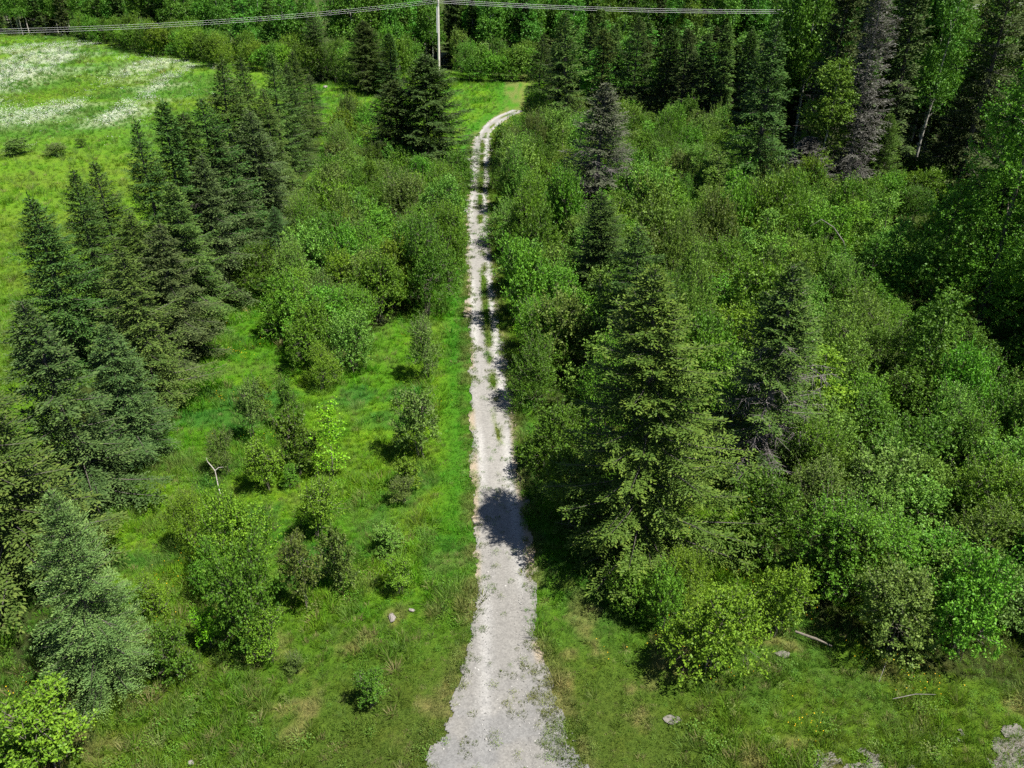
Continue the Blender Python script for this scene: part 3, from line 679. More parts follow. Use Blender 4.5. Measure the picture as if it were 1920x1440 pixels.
def wood_floor(x, y):
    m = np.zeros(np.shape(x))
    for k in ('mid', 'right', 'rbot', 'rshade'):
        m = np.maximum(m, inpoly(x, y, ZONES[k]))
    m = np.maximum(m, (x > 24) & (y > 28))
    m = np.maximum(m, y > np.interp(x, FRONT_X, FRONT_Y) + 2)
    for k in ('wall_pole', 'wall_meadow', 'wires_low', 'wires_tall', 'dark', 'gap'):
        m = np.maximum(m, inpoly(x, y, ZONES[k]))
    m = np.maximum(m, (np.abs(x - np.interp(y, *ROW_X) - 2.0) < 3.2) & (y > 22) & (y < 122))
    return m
def mix3(a, b, m):
    return a * (1 - m[..., None]) + b * m[..., None]
def grass_tint(x, y):
    x, y = np.asarray(x, float), np.asarray(y, float)
    c = np.zeros(x.shape + (3,)) + np.array([0.066, 0.184, 0.008])
    c = mix3(c, np.array([0.120, 0.230, 0.012]), smooth(0.40, 0.66, fbm(x, y, 5.0, 4, 1)) * 0.85)
    c = mix3(c, np.array([0.034, 0.125, 0.020]), smooth(0.52, 0.72, fbm(x, y, 3.2, 4, 2)) * 0.8)
    d = track_d(x, y)
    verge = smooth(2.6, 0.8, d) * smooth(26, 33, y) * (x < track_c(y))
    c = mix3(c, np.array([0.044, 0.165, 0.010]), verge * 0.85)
    mead = meadow_m(x, y)
    c = mix3(c, np.array([0.105, 0.215, 0.014]), mead * 0.8)
    c = mix3(c, np.array([0.125, 0.195, 0.020]), mead * smooth(0.5, 0.7, fbm(x / 2.4 + y / 4, y, 8.0, 3, 5)) * 0.6)
    c = mix3(c, np.array([0.060, 0.165, 0.022]), mead * smooth(105, 130, y) * smooth(0.42, 0.6, fbm(x, y, 17.0, 3, 6)) * 0.8)
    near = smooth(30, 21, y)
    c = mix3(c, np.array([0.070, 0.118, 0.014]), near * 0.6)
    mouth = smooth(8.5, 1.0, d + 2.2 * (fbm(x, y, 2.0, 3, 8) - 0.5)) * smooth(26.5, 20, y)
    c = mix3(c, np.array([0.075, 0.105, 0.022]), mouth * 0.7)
    dry = smooth(0.60, 0.74, fbm(x, y, 1.6, 4, 9)) * (near * 0.95 + 0.25)
    c = mix3(c, np.array([0.215, 0.185, 0.085]), dry * 0.6)
    edge = smooth(0.9, 0.0, d) * smooth(0.35, 0.6, fbm(x, y, 0.9, 3, 10))
    c = mix3(c, np.array([0.170, 0.165, 0.070]), edge * 0.65)
    return c * np.array([1.10, 1.13, 1.0])

# ------------------------------------------------------------------ ground, track and gravel sheets
def grid_lines(a, b, fine, lo, hi, grow=1.16):
    mid = list(np.arange(a, b, fine))
    s, up = fine, [b]
    while up[-1] < hi:
        s *= grow
        up.append(up[-1] + s)
    s, dn = fine, [a]
    while dn[-1] > lo:
        s *= grow
        dn.append(dn[-1] - s)
    return np.array(dn[:0:-1] + mid + up)
gx, gy = grid_lines(-32, 26, 0.30, -1500, 1500), grid_lines(12, 70, 0.30, -400, 2000, 1.05)
X, Y = np.meshgrid(gx, gy)
flat = smooth(0.6, 4.0, track_d(X, Y)) * smooth(600, 400, np.abs(X) + np.abs(Y))
Zg = ((fbm(X, Y, 6.0, 3, 12) - 0.5) * 0.34 - 0.10) * flat - 0.015
nx, ny = len(gx), len(gy)
ii, jj = np.meshgrid(np.arange(ny - 1), np.arange(nx - 1), indexing='ij')
quads = np.stack([ii * nx + jj, ii * nx + jj + 1, (ii + 1) * nx + jj + 1, (ii + 1) * nx + jj], -1).reshape(-1, 4)
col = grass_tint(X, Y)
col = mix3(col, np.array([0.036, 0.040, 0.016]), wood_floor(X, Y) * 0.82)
col = mix3(col, np.array([0.52, 0.55, 0.46]), daisy_m(X, Y) * 0.55)

m, t = nodes('meadow_ground')
out, p = nd(t, 'ShaderNodeOutputMaterial'), nd(t, 'ShaderNodeBsdfPrincipled')
at = nd(t, 'ShaderNodeAttribute', attribute_name='tint')
geo = nd(t, 'ShaderNodeNewGeometry')
n1, n2 = nd(t, 'ShaderNodeTexNoise'), nd(t, 'ShaderNodeTexNoise')
n1.inputs['Scale'].default_value, n1.inputs['Detail'].default_value, n1.inputs['Roughness'].default_value = 5.5, 8, 0.75
n2.inputs['Scale'].default_value, n2.inputs['Detail'].default_value = 0.9, 5
t.links.new(geo.outputs['Position'], n1.inputs['Vector'])
t.links.new(geo.outputs['Position'], n2.inputs['Vector'])
f1 = math_n(t, 'MULTIPLY', math_n(t, 'SUBTRACT', n1.outputs['Fac'], 0.32), 2.6, True)
c1 = mixc(t, f1, mixc(t, 1.0, at.outputs['Color'], (0.50, 0.55, 0.45), 'MULTIPLY'), mixc(t, 1.0, at.outputs['Color'], (1.25, 1.15, 1.1), 'MULTIPLY'))
f2 = math_n(t, 'MULTIPLY', math_n(t, 'SUBTRACT', n2.outputs['Fac'], 0.52), 2.2, True)
c2 = mixc(t, f2, c1, mixc(t, 1.0, c1, (1.30, 1.0, 0.9), 'MULTIPLY'))
t.links.new(c2, p.inputs['Base Color'])
p.inputs['Roughness'].default_value = 0.9
p.inputs['Specular IOR Level'].default_value = 0.1
bp = nd(t, 'ShaderNodeBump')
bp.inputs['Strength'].default_value, bp.inputs['Distance'].default_value = 1.0, 0.25
t.links.new(n1.outputs['Fac'], bp.inputs['Height'])
t.links.new(bp.outputs[0], p.inputs['Normal'])
t.links.new(p.outputs[0], out.inputs[0])
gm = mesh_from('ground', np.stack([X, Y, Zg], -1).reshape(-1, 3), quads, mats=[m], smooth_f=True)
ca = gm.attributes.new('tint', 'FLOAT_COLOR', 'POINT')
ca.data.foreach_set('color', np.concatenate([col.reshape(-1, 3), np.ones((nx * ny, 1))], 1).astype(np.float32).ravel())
ground = bpy.data.objects.new('ground', gm)
C.objects.link(ground)
ground['kind'] = 'structure'
ground['label'] = 'grassy ground of meadow, lane and thicket floor'
def ground_z(x, y):
    flat = smooth(0.6, 4.0, track_d(x, y)) * smooth(600, 400, np.abs(x) + np.abs(y))
    return ((fbm(x, y, 6.0, 3, 12) - 0.5) * 0.34 - 0.10) * flat - 0.015

# gravel
gmats = []
m, t = nodes('pale_gravel')
out, p = nd(t, 'ShaderNodeOutputMaterial'), nd(t, 'ShaderNodeBsdfPrincipled')
geo = nd(t, 'ShaderNodeNewGeometry')
at = nd(t, 'ShaderNodeAttribute', attribute_name='tint')
vo, n1, n2 = nd(t, 'ShaderNodeTexVoronoi'), nd(t, 'ShaderNodeTexNoise'), nd(t, 'ShaderNodeTexNoise')
vo.inputs['Scale'].default_value = 17.0
n1.inputs['Scale'].default_value, n1.inputs['Detail'].default_value, n1.inputs['Roughness'].default_value = 3.0, 9, 0.72
n2.inputs['Scale'].default_value, n2.inputs['Detail'].default_value, n2.inputs['Roughness'].default_value = 14.0, 6, 0.8
for n in (vo, n1, n2):
    t.links.new(geo.outputs['Position'], n.inputs['Vector'])
f = math_n(t, 'MULTIPLY', math_n(t, 'SUBTRACT', n1.outputs['Fac'], 0.36), 2.6, True)
c = mixc(t, f, (0.86, 0.855, 0.85), (1.08, 1.075, 1.06))
c = mixc(t, math_n(t, 'MULTIPLY', math_n(t, 'SUBTRACT', n2.outputs['Fac'], 0.66), 4.0, True), c, (0.50, 0.48, 0.46))
sep = nd(t, 'ShaderNodeSeparateColor')
t.links.new(vo.outputs['Color'], sep.inputs[0])
c = mixc(t, 0.28, c, mixc(t, 1.0, c, sep.outputs[0], 'MULTIPLY'))
c = mixc(t, 1.0, at.outputs['Color'], c, 'MULTIPLY')
t.links.new(c, p.inputs['Base Color'])
p.inputs['Roughness'].default_value = 0.95
p.inputs['Specular IOR Level'].default_value = 0.15
bp = nd(t, 'ShaderNodeBump')
bp.inputs['Strength'].default_value, bp.inputs['Distance'].default_value = 0.5, 0.03
t.links.new(n2.outputs['Fac'], bp.inputs['Height'])
t.links.new(bp.outputs[0], p.inputs['Normal'])
t.links.new(p.outputs[0], out.inputs[0])
GRAVEL = m
def sheet(name, label, Xs, Ys, mask, z, tint):
    """a ground sheet whose ragged rim follows a mask: only the cells inside it are kept"""
    ny, nx = Xs.shape
    ii, jj = np.meshgrid(np.arange(ny - 1), np.arange(nx - 1), indexing='ij')
    q = np.stack([ii * nx + jj, ii * nx + jj + 1, (ii + 1) * nx + jj + 1, (ii + 1) * nx + jj], -1).reshape(-1, 4)
    mk = mask.ravel()
    q = q[mk[q].sum(1) >= 3]
    used, inv = np.unique(q, return_inverse=True)
    v = np.stack([Xs, Ys, z], -1).reshape(-1, 3)[used]
    me = mesh_from(name, v, inv.reshape(-1, 4), mats=[GRAVEL], smooth_f=True)
    a = me.attributes.new('tint', 'FLOAT_COLOR', 'POINT')
    cc = np.concatenate([tint.reshape(-1, 3)[used], np.ones((len(used), 1))], 1)
    a.data.foreach_set('color', cc.astype(np.float32).ravel())
    o = bpy.data.objects.new(name, me)
    C.objects.link(o)
    o['kind'], o['label'] = 'structure', label
    return o
# rows follow the centre line, so the last bend keeps its width
cl_y = [6.0]
while cl_y[-1] < 146:
    cl_y.append(cl_y[-1] + 0.07 * max(1, (cl_y[-1] / 26) ** 1.1))
cl_y = np.array(cl_y)
def sm_c(y):
    k = np.linspace(-2.5, 2.5, 11)
    return np.mean([track_c(y + q) for q in k], 0)
cxs = sm_c(cl_y)
cws = np.where(cl_y < 18, 2.8 + 0.05 * (18 - cl_y), track_w(cl_y))
tanx, tany = np.gradient(cxs), np.gradient(cl_y)
ln = np.hypot(tanx, tany)
nrm = np.stack([tany / ln, -tanx / ln], 1)
ss = np.linspace(-2.3, 2.3, 116)
width = cws[:, None] * ss[None]
# in the bend the width was measured along x; turn it into a true width
width = width * np.where(cl_y > 124, 0.62, 1.0)[:, None]
TXs, TYs = cxs[:, None] + nrm[:, :1] * width, cl_y[:, None] + nrm[:, 1:] * width
half = (cws * np.where(cl_y > 124, 0.62, 1.0))[:, None]
dist = half - np.abs(width)
rag = (fbm(TXs, TYs, 0.75, 4, 40) - 0.5) * 1.25 + (fbm(TXs, TYs, 3.0, 2, 41) - 0.5) * 0.5
rag *= np.where((TYs < 24) & (width > 0), 0.75 + 0.9 * smooth(23, 18, TYs), 0.75)
mask = dist + rag > 0
strip = np.exp(-((width - 0.16 * half) / 0.22) ** 2) * smooth(30, 38, TYs) * smooth(0.46, 0.58, fbm(TXs, TYs / 3.0, 1.1, 3, 42))
strip = np.maximum(strip, np.exp(-((width - 0.1) / 0.35) ** 2) * smooth(80, 92, TYs) * 0.75 * smooth(0.46, 0.62, fbm(TXs, TYs / 2.0, 1.4, 3, 43)))
mask &= strip < 0.70
rut = np.exp(-((np.abs(width) - 0.72) / 0.28) ** 2)
tint = np.zeros(TXs.shape + (3,)) + np.array([0.205, 0.200, 0.190])
tint = mix3(tint, np.array([0.285, 0.282, 0.275]), rut * smooth(0.30, 0.62, fbm(TXs, TYs / 5, 1.2, 3, 44)))
tint = mix3(tint, np.array([0.170, 0.172, 0.174]), smooth(24, 18, TYs) * smooth(0.35, 0.6, fbm(TXs, TYs, 1.1, 4, 45)) * 0.8)
tint = tint * (1.0 + 0.22 * smooth(26, 34, TYs))[..., None]
tint = mix3(tint, np.array([0.310, 0.255, 0.185]), smooth(0.45, 0.1, dist) * smooth(0.45, 0.62, fbm(TXs, TYs, 2.6, 3, 46)) * 0.9)
tint = mix3(tint, np.array([0.130, 0.160, 0.050]), np.clip(strip * 1.4, 0, 1) * 0.8)
TZ = 0.02 - 0.035 * rut + 0.01 * (fbm(TXs, TYs, 1.8, 2, 47) - 0.5) + 0.02
sheet('gravel_track', 'pale gravel track running straight away and bending behind the trees', TXs, TYs, mask, TZ, tint)
for nm, lb, cx_, cy_, rx_, ry_, sd in (('gravel_patch', 'bare gravel patch at the grass edge of the front road', 11.8, 17.9, 1.5, 0.8, 50), ('gravel_patch', 'pale gravel at the bottom corner beyond the herbs', 18.0, 18.2, 1.5, 1.4, 51),
                                   ('gravel_patch', 'small stony bare spot beside the fallen stick', 10.85, 23.3, 0.35, 0.22, 52), ('gravel_patch', 'thin stony spot in the mown grass beyond the track mouth', 5.9, 20.2, 0.28, 0.14, 53)):
    a, b = np.meshgrid(np.linspace(-1.6, 1.6, 70), np.linspace(-1.6, 1.6, 60))
    px_, py_ = cx_ + a * rx_, cy_ + b * ry_
    mk = (1 - np.hypot(a, b)) * 1.0 + (fbm(px_, py_, 0.7, 4, sd) - 0.5) * 2.2 > 0
    sheet(nm, lb, px_, py_, mk, ground_z(px_, py_) + 0.05, np.zeros(px_.shape + (3,)) + np.array([0.175, 0.165, 0.15]))

# ------------------------------------------------------------------ grass, herbs and flowers: nobody could count these
def blades(seed, n, h, w, rad, lean, wild=0.15):
    g = np.random.default_rng(seed)
    lv = Leaves()
    r, a = rad * np.sqrt(g.random(n)), g.uniform(0, 6.283, n)
    P = np.stack([r * np.cos(a), r * np.sin(a), np.full(n, -0.04)], 1)
    D = np.stack([np.cos(a) * lean + g.normal(0, wild + 0.15, n), np.sin(a) * lean + g.normal(0, wild + 0.15, n), np.ones(n)], 1)
    lv.add(P, D, np.stack([np.cos(a), np.sin(a), np.full(n, .4)], 1) + g.normal(0, .4, (n, 3)), h * g.uniform(0.55, 1.25, n), w * g.uniform(.7, 1.3, n), g.uniform(0.1, 0.9, n), -0.10, 0.45)
    return lv
def herb(seed, n=46, leaf=0.075, h=0.4, rad=0.22):
    g = np.random.default_rng(seed)
    lv = Leaves()
    P = np.stack([g.normal(0, rad * .6, n), g.normal(0, rad * .6, n), g.uniform(0.02, h, n)], 1)
    lv.add(P, g.normal(0, 1, (n, 3)) * [1, 1, .3], np.array([0, 0, 1.]) + g.normal(0, .4, (n, 3)), leaf * g.uniform(.6, 1.4, n), leaf * .55, g.uniform(0.15, 0.9, n))
    return lv
def flowers(seed, n, size, h, rad):
    g = np.random.default_rng(seed)
    lv = Leaves()
    P = np.stack([g.normal(0, rad, n), g.normal(0, rad, n), h * g.uniform(.7, 1.2, n)], 1)
    lv.add(P, g.normal(0, 1, (n, 3)) * [1, 1, .1], np.array([0, 0, 1.]) + g.normal(0, .25, (n, 3)), size * g.uniform(.7, 1.3, n), size * .95, g.uniform(.4, .6, n), 0.02)
    return lv
def stones(seed, n=1):
    import bmesh
    g = np.random.default_rng(seed)
    bm = bmesh.new()
    bmesh.ops.create_icosphere(bm, subdivisions=1, radius=1.0)
    for v in bm.verts:
        v.co = v.co * g.uniform(.75, 1.2)
        v.co.z *= 0.6
    me = bpy.data.meshes.new('stone')
    bm.to_mesh(me)
    bm.free()
    return me
def kit(name, meshes):
    col = bpy.data.collections.new(name)
    for i, me in enumerate(meshes):
        o = bpy.data.objects.new('%s_kind_%02d' % (name, i), me)
        col.objects.link(o)
    return col
KIT = kit('grass_tuft', [
    blades(1, 40, 0.46, 0.022, 0.17, 0.45).mesh('tuft', GRASS), blades(2, 40, 0.40, 0.026, 0.20, 0.6).mesh('tuft', GRASS),
    blades(3, 46, 0.17, 0.020, 0.20, 0.5).mesh('tuft', GRASS), blades(4, 34, 0.70, 0.016, 0.16, 0.35).mesh('tuft', GRASS),
    herb(5).mesh('tuft', GRASS), herb(6, 60, 0.05, 0.22, 0.2).mesh('tuft', GRASS), blades(7, 54, 0.62, 0.020, 0.10, 0.85, 0.1).mesh('tuft', GRASS)])
PETAL = foliage_mat('petal', 'tint', trans=0.2, rough=0.6, hue_var=0.0, lo=0.9, hi=1.1, tint=(1, 1, 1))
FKIT = kit('flower_kit', [flowers(1, 16, 0.085, 0.55, 0.40).mesh('flower', PETAL), flowers(2, 9, 0.075, 0.5, 0.3).mesh('flower', PETAL), flowers(3, 5, 0.045, 0.35, 0.22).mesh('flower', PETAL)])
sm = []
for i in range(3):
    me = stones(i)
    me.materials.append(GRAVEL)
    a = me.attributes.new('tint', 'FLOAT_COLOR', 'POINT')
    cc = np.ones((len(me.vertices), 4), np.float32) * np.array([0.30, 0.295, 0.285, 1]) * (0.6 + 0.35 * i)
    a.data.foreach_set('color', cc.astype(np.float32).ravel())
    sm.append(me)
SKIT = kit('stone_kit', sm)
def scatter(name, label, kit_, xyz, idx, size, tint):
    n = len(xyz)
    me = bpy.data.meshes.new(name)
    me.vertices.add(n)
    me.vertices.foreach_set('co', np.asarray(xyz, np.float32).ravel())
    def at(nm, typ, key, val):
        a = me.attributes.new(nm, typ, 'POINT')
        a.data.foreach_set(key, val.ravel())
    at('kind_index', 'INT', 'value', np.asarray(idx, np.int32))
    at('size', 'FLOAT', 'value', np.asarray(size, np.float32))
    rot = np.zeros((n, 3), np.float32)
    rot[:, 2] = rng.uniform(0, 6.283, n)
    rot[:, :2] = rng.normal(0, 0.08, (n, 2))
    at('turn', 'FLOAT_VECTOR', 'vector', rot)
    at('tint', 'FLOAT_COLOR', 'color', np.concatenate([tint, np.ones((n, 1))], 1).astype(np.float32))
    o = bpy.data.objects.new(name, me)
    C.objects.link(o)
    o['kind'], o['label'] = 'stuff', label
    ng = bpy.data.node_groups.new(name + '_scatter', 'GeometryNodeTree')
    ng.interface.new_socket('Geometry', in_out='INPUT', socket_type='NodeSocketGeometry')
    ng.interface.new_socket('Geometry', in_out='OUTPUT', socket_type='NodeSocketGeometry')
    gi, go = ng.nodes.new('NodeGroupInput'), ng.nodes.new('NodeGroupOutput')
    ip, ci = ng.nodes.new('GeometryNodeInstanceOnPoints'), ng.nodes.new('GeometryNodeCollectionInfo')
    ci.inputs['Collection'].default_value = kit_
    ci.inputs['Separate Children'].default_value = True
    ci.inputs['Reset Children'].default_value = True
    def named(nm, typ):
        a = ng.nodes.new('GeometryNodeInputNamedAttribute')
        a.data_type = typ
        a.inputs['Name'].default_value = nm
        return next(s for s in a.outputs if s.enabled and s.name == 'Attribute')
    L = ng.links.new
    L(gi.outputs[0], ip.inputs['Points'])
    L(ci.outputs[0], ip.inputs['Instance'])
    ip.inputs['Pick Instance'].default_value = True
    L(named('kind_index', 'INT'), ip.inputs['Instance Index'])
    er = ng.nodes.new('FunctionNodeEulerToRotation')
    L(named('turn', 'FLOAT_VECTOR'), er.inputs[0])
    L(er.outputs[0], ip.inputs['Rotation'])
    L(named('size', 'FLOAT'), ip.inputs['Scale'])
    L(ip.outputs[0], go.inputs[0])
    md = o.modifiers.new('scatter', 'NODES')
    md.node_group = ng
    return o
def in_view(x, y, mar=5.0):
    v = np.stack([x, y, np.full(np.shape(x), -CAM_H)], -1)
    z = v @ fw
    return (z > 5) & (np.abs(v @ cr) * 1508 / z < 960 + mar * 1508 / z) & (-(v @ cu) * 1508 / z < 720 + mar * 1508 / z)
def jgrid(x0, x1, y0, y1, s):
    a, b = np.meshgrid(np.arange(x0, x1, s), np.arange(y0, y1, s))
    a, b = a.ravel() + rng.uniform(-.6, .6, a.size) * s, b.ravel() + rng.uniform(-.6, .6, b.size) * s
    k = in_view(a, b)
    return a[k], b[k]
def grass_layer(name, label, x0, x1, y0, y1, s, scale, far=False):
    x, y = jgrid(x0, x1, y0, y1, s)
    d = track_d(x, y) - (fbm(x, y, 0.75, 4, 40) - 0.5) * 0.9
    keep = (d > -0.02 - 0.40 * rng.random(len(x)) ** 3) & (rng.random(len(x)) > np.where(y < 48, 0.30, 0.62) * wood_floor(x, y))
    x, y, d = x[keep], y[keep], d[keep]
    n = len(x)
    mouth = smooth(8.0, 2.0, d + 2.5 * (fbm(x, y, 2.0, 3, 8) - 0.5)) * smooth(27, 22, y)
    short = np.maximum(mouth, smooth(2.3, 1.4, d) * (x < track_c(y)) * (y > 30))
    r = rng.random(n)
    lush = smooth(0.45, 0.65, fbm(x, y, 2.6, 3, 61))
    idx = np.where(r < 0.40, 0, np.where(r < 0.64, 1, np.where(r < 0.78, 4, np.where(r < 0.82 + 0.06 * lush, 6, 3))))
    idx = np.where(rng.random(n) < short * 0.93, np.where(rng.random(n) < 0.8, 2, 5), idx)
    pale = smooth(0.54, 0.64, fbm(x, y, 2.4, 3, 63)) * (1 - short) * (track_d(x, y) > 0.6)
    idx = np.where(rng.random(n) < pale * 0.6, np.where(rng.random(n) < 0.5, 3, 4), idx)
    size = scale * rng.uniform(0.65, 1.25, n) * (0.75 + 0.5 * lush)
    t = grass_tint(x, y) * rng.uniform(0.78, 1.2, n)[:, None]
    t = mix3(t, np.array([0.24, 0.21, 0.10]), (rng.random(n) < 0.035 + 0.05 * (y < 26)) * 0.75)
    t = mix3(t, np.array([0.15, 0.215, 0.06]), (idx == 3) * 0.6)
    t = mix3(t, np.array([0.10, 0.20, 0.03]), (idx == 4) * 0.5)
    t = mix3(t, np.array([0.13, 0.125, 0.05]), (rng.random(n) < 0.06) * 0.7)
    scatter(name, label, KIT, np.stack([x, y, ground_z(x, y)], 1), idx, size, t)
    return n
ng_ = [grass_layer('grass', 'rough grass and herbs around the track mouth', -26, 26, 13, 40, 0.25, 0.78),
       grass_layer('lane_grass', 'tall lush grass of the lane and the open strip', -72, 52, 40, 80, 0.42, 1.0),
       grass_layer('meadow_grass', 'open meadow and far clearing grass', -120, 12, 80, 190, 0.85, 1.2),
       grass_layer('far_meadow_grass', 'grass at the far end of the flower meadow', -240, -40, 190, 330, 1.7, 2.0)]
# weeds on the gravel
x, y = jgrid(-7, 5, 14, 140, 0.16)
w = np.where(y < 18, 2.8, track_w(y))
o = x - sm_c(y)
st = np.exp(-((o - 0.16 * w) / 0.26) ** 2) * smooth(30, 38, y) * smooth(0.42, 0.60, fbm(x, y / 3.0, 1.1, 3, 42)) * 0.75
st = np.maximum(st, np.exp(-((o - 0.1) / 0.4) ** 2) * smooth(80, 92, y) * smooth(0.42, 0.62, fbm(x, y / 2.0, 1.4, 3, 43)) * 0.6)
st = np.maximum(st, smooth(0.46, 0.58, fbm(x, y, 0.8, 3, 48)) * smooth(0.1, 1.5, o) * smooth(26, 20, y) * 0.95)
st = np.maximum(st, 0.02 + 0.05 * smooth(0.5, 0.7, fbm(x, y, 1.5, 2, 49)))
st = np.maximum(st, smooth(0.55, -0.1, w - np.abs(o)) * smooth(0.38, 0.55, fbm(x, y, 0.7, 3, 52)) * 0.8)
k = (rng.random(len(x)) < st) & (np.abs(o) < w + 0.65) & (y < 124)
x, y = x[k], y[k]
t = mix3(grass_tint(x, y), np.array([0.110, 0.165, 0.030]), np.full(len(x), 0.4)) * rng.uniform(.7, 1.2, len(x))[:, None]
scatter('track_weeds', 'low weeds and grass growing through the gravel track', KIT, np.stack([x, y, np.full(len(x), 0.045)], 1), np.where(rng.random(len(x)) < .6, 2, 5), rng.uniform(.4, .95, len(x)) * (1 + 0.4 * (y > 45)), t)
# loose stones
x, y = jgrid(-4, 6, 13, 34, 0.15)
k = (track_d(x, np.maximum(y, 18.1)) < -0.05) & (rng.random(len(x)) < 0.55)
x, y = x[k], y[k]
scatter('gravel_stones', 'loose gravel stones on the track', SKIT, np.stack([x, y, np.full(len(x), 0.03)], 1), rng.integers(0, 3, len(x)), rng.uniform(.010, .030, len(x)) * (1 + 1.2 * (rng.random(len(x)) > 0.96)), np.ones((len(x), 3)))
# daisies in bands, yellow hawkweed in drifts
x, y = jgrid(-230, -50, 115, 290, 0.66)
k = rng.random(len(x)) < daisy_m(x, y) * 0.95 + 0.015 * (meadow_m(x, y) > .5)
x, y = x[k], y[k]
scatter('daisies', 'white daisies in bands across the far meadow', FKIT, np.stack([x, y, np.full(len(x), 0.05)], 1), rng.integers(0, 2, len(x)), rng.uniform(.9, 1.6, len(x)), np.zeros((len(x), 3)) + np.array([0.62, 0.64, 0.60]))
x, y = jgrid(-30, 26, 14, 70, 0.5)
k = (rng.random(len(x)) < smooth(0.60, 0.76, fbm(x, y, 2.2, 3, 71)) * 0.55) & (track_d(x, y) > 1.5) & (wood_floor(x, y) < 0.5) & ((x < -12) | (x > 6) | (rng.random(len(x)) < .12))
x, y = x[k], y[k]
scatter('yellow_flowers', 'scattered yellow hawkweed flowers in the grass', FKIT, np.stack([x, y, ground_z(x, y)], 1), np.full(len(x), 2), rng.uniform(.7, 1.2, len(x)), np.zeros((len(x), 3)) + np.array([0.75, 0.48, 0.01]))
# ------------------------------------------------------------------ trees and bushes one by one
LANDMARKS = []
SPOTS = []
for kind, x, y, h, w, pal, label, lm, group in THINGS:
    place(kind, x, y, h, w, PAL[pal], label, group)
    SPOTS.append((x, y, w * 0.5 if 'bush' in kind else min(1.3, w * 0.22)))
    if lm:
        LANDMARKS.append((lm, x, y))
ORDER = ('first', 'second', 'third', 'fourth', 'fifth', 'sixth', 'seventh', 'eighth')
SPECIES = {'alder': ('mid green alder bush', 'alder_bush'), 'alder_dark': ('dark green alder bush', 'alder_bush'), 'willow': ('pale green willow bush', 'willow_bush'),
           'yellowgreen': ('yellow-green bush', 'leafy_bush'), 'brownleaf': ('dusty olive bush', 'leafy_bush'), 'greybush': ('grey-green bush', 'leafy_bush'), 'lime': ('bright lime bush', 'leafy_bush')}
COUNT = {}
LANDMARKS += [('the utility pole', PX, PY), ('the white flower bands', -78, 168)]
def near_label(what, x, y, side_left, side_right):
    """names a plant by the closest landmark, the side it stands on and its rank there"""
    d = sorted((math.hypot(x - a, y - b), n, a, b) for n, a, b in LANDMARKS)
    for dist, n, a, b in d[:5]:
        dx, dy = x - a, y - b
        rel = ('behind' if dy > 0 else 'in front of') if abs(dy) > abs(dx) else (side_right if dx > 0 else side_left)
        k = COUNT.get((what, n, rel), 0)
        if k < len(ORDER):
            break
    COUNT[(what, n, rel)] = k + 1
    if k >= len(ORDER):
        return None
    return '%s, %s from %s %s' % (what, ORDER[k], n, '(' + rel + ' it)') if False else '%s %s %s %s' % (ORDER[k], what, rel, n)
def fill(zone, kind, s, hr, wr, pals, edge_extra=0.0, jitter=0.45, labels=None, sides=('on the track side of', 'on the forest side of'), group='', cull=4.0, avoid=1.0, trees=None):
    poly = zone if isinstance(zone, list) else ZONES[zone]
    xs, ys = [q[0] for q in poly], [q[1] for q in poly]
    pts = []
    y, r = min(ys), 0
    while y < max(ys):
        x = min(xs) + (s / 2 if r % 2 else 0)
        while x < max(xs):
            a, b = x + random.uniform(-jitter, jitter) * s, y + random.uniform(-jitter, jitter) * s
            if kind == 'bush_far' and abs(a + 0.0855 * b) < 5.0 and b < 193:
                x += s
                continue
            if inpoly([a], [b], poly)[0] and in_view(np.array([a]), np.array([b]), cull)[0] and all(math.hypot(a - p, b - q) > rr * avoid + s * 0.32 for p, q, rr in SPOTS):
                pts.append((a, b))
            x += s
        y += s * 0.87
        r += 1
    pts.sort(key=lambda p: min([math.hypot(p[0] - a, p[1] - b) for n, a, b in LANDMARKS]))
    for a, b in pts:
        pal = random.choices([p for p, q in pals], [q for p, q in pals])[0]
        k = random.choice(kind) if isinstance(kind, tuple) else kind
        patch = 0.75 + 0.5 * float(fbm(np.array([a]), np.array([b]), 9.0, 2, 80)[0])
        c = np.array(PAL[pal]) * random.uniform(0.85, 1.15)
        h, w = random.uniform(*hr) * patch, random.uniform(*wr)
        if labels:
            sp = {'bush_far': 'tall hedge bush', 'aspen_far': 'forest aspen', 'spruce_far': 'dark forest spruce'}[k]
            lab, grp = near_label(sp, a, b, *sides) or labels[k], group
        else:
            sp = SPECIES[pal][0] if 'bush' in k else {'maple': 'young maple', 'spruce_young': 'young spruce', 'spruce_slim': 'slim spruce', 'poplar': 'poplar', 'aspen': 'aspen', 'young_tree': 'slim young aspen'}[k]
            lab, grp = near_label(sp, a, b, *sides), group
            if lab is None:
                lab = sp + ' in the closed middle of ' + group
        e = place(k, a, b, h, w, c, lab, grp)
        if 'bush' in k and pal in SPECIES and k == 'bush':
            e.name = SPECIES[pal][1]
    return len(pts)
n_fill = {}
n_fill['mid'] = fill('mid', ('bush',) * 6 + ('young_tree',), 2.75, (3.8, 6.0), (3.4, 4.8), [('alder', 5), ('willow', 3), ('alder_dark', 2), ('yellowgreen', 1.2), ('brownleaf', 1)], sides=('on the lane side of', 'on the track side of'), group='the thicket between lane and track', avoid=0.5)
n_fill['right'] = fill('right', ('bush',) * 4 + ('young_tree',), 3.1, (3.9, 7.2), (3.5, 5.2), [('alder', 5), ('willow', 4), ('alder_dark', 1.5), ('yellowgreen', 1.2), ('brownleaf', 0.8)], group='the thicket between track and dark forest', avoid=0.5)
